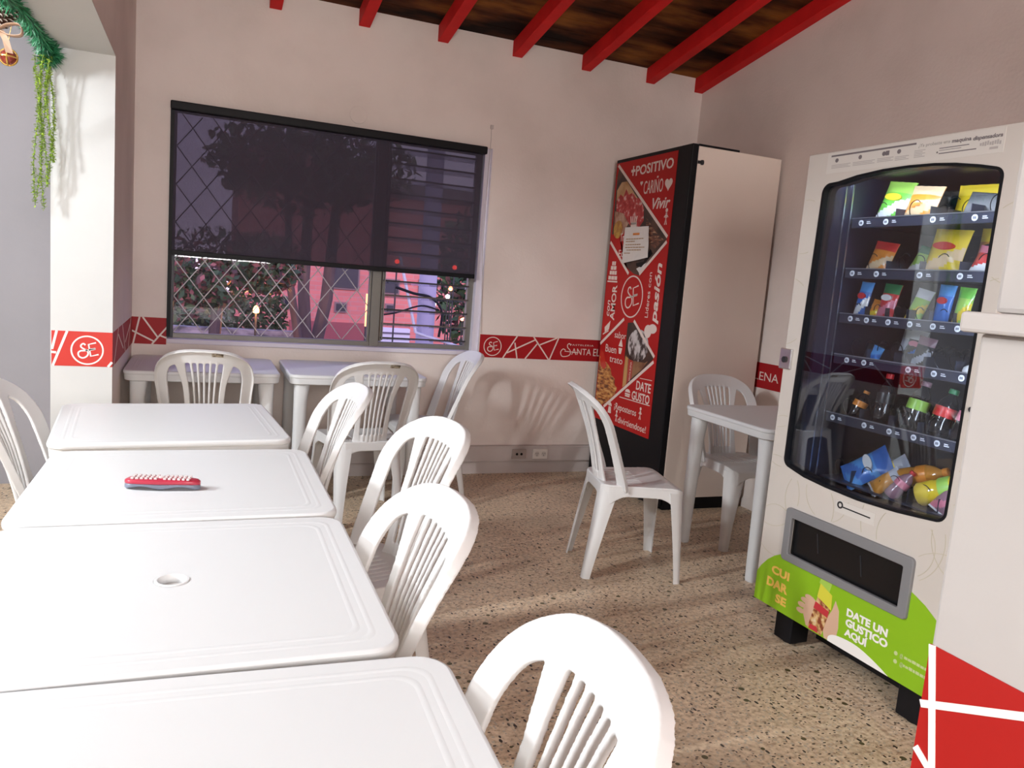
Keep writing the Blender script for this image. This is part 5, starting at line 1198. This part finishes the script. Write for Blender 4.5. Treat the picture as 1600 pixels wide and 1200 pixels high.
for k in range(4200):
    p = Vector((r2.uniform(-1.6, 2.0), r2.uniform(-.4, .4), r2.uniform(0.9, 2.35))); a = Vector((r2.gauss(0, 1), r2.gauss(0, 1), r2.gauss(0, 1))).normalized(); c_ = a.cross(Vector((r2.gauss(0, 1), 1, 0.3))).normalized()
    mb.add([p - a * .07, p + c_ * .035, p + a * .07, p - c_ * .035], [(0, 1, 2, 3)], r2.randrange(3))
o = mb.build('foliage', [mat('hedge_a', (0.05, 0.10, 0.05), 0.7), mat('hedge_b', (0.10, 0.14, 0.07), 0.7), mat('hedge_c', (0.04, 0.05, 0.03), 0.7)], hd_, fixn=False); o['kind'] = 'stuff'
pw = empty('garden_wall', (-0.5, 15.2, GZ), 0, 'low grey stone wall in front of the hedge outside', 'wall')
MB().box(-2.2, 2.35, 0, 0.25, 0, 1.75).build('stones', noisy('grey_stone', [(0.35, (0.12, 0.12, 0.13)), (0.5, (0.34, 0.33, 0.36)), (0.65, (0.52, 0.50, 0.54))], scale=3.5, rough=0.9, stretch=(1, 1, 2.2)), pw)
# lamps outside
gx, gz_ = far(0.892, 0.50, 13.6)
lo = empty('garden_lamp', (gx, 13.6, GZ), 0, 'glowing orange garden lamp outside the window', 'lamp')
MB().tube([(0, 0, 0), (0, 0, gz_ - GZ - 0.07)], 0.02, 8).build('post', dark_m, lo)
MB().lathe([(0.01, -0.06), (0.045, -0.05), (0.05, 0.0), (0.03, 0.05), (0.005, 0.07)], 14, M=Matrix.Translation((0, 0, gz_ - GZ))).build('bulb', mat('orange_glow', (1, 0.5, 0.15), 0.5, emit=(1.0, 0.50, 0.12), estr=14), lo, smooth=True)
pl_ = bpy.data.lights.new('garden_lamp_light', 'POINT'); pl_.energy = 60; pl_.color = (1, 0.45, 0.15); pl_.shadow_soft_size = 0.08
po = bpy.data.objects.new('garden_lamp_light', pl_); C.objects.link(po); po.location = (gx, 13.45, gz_)
gx, gz_ = far(2.80, 0.62, 10)
lo = empty('porch_lamp', (gx, 10, GZ), 0, 'tall orange tube lamp behind the window mullion', 'lamp')
MB().tube([(0, 0, 0), (0, 0, gz_ - GZ - 0.22)], 0.02, 8).build('post', dark_m, lo)
MB().tube([(0, 0, gz_ - GZ - 0.22), (0, 0, gz_ - GZ + 0.2)], 0.022, 8).build('bulb', mat('orange_glow_soft', (1, 0.4, 0.15), 0.5, emit=(1.0, 0.36, 0.12), estr=3.5), lo, smooth=True)
for q, (lx, lz, ly, cc) in enumerate(((3.30, 1.52, 11, (1.0, 0.05, 0.03)), (4.40, 1.50, 11, (1.0, 0.05, 0.03)), (4.35, 1.10, 12, (1.0, 0.25, 0.10)), (4.62, 0.55, 12, (1.0, 0.25, 0.15)), (4.05, 0.80, 12, (0.9, 0.8, 0.6)), (4.3, 0.95, 12, (0.8, 0.8, 0.9)))):
    gx, gz_ = far(lx, lz, ly)
    lo = empty('street_lamp', (gx, ly, GZ), 0, ['red signal lamp outside, left one behind the blind', 'red signal lamp outside, right one behind the blind', 'orange street lamp right of the utility pole, upper one', 'orange street lamp right of the utility pole, lowest one', 'warm white street lamp just right of the utility pole', 'cool white street lamp between the trees right of the pole'][q], 'lamp', 'small lamps outside the window')
    MB().tube([(0, 0, 0), (0, 0, gz_ - GZ - 0.03)], 0.012, 6).build('post', dark_m, lo)
    MB().lathe([(0.005, -0.035), (0.03, -0.02), (0.035, 0.0), (0.03, 0.02), (0.005, 0.035)], 12, M=Matrix.Translation((0, 0, gz_ - GZ))).build('bulb', mat('signal_%d' % q, cc, 0.5, emit=cc, estr=9), lo, smooth=True)
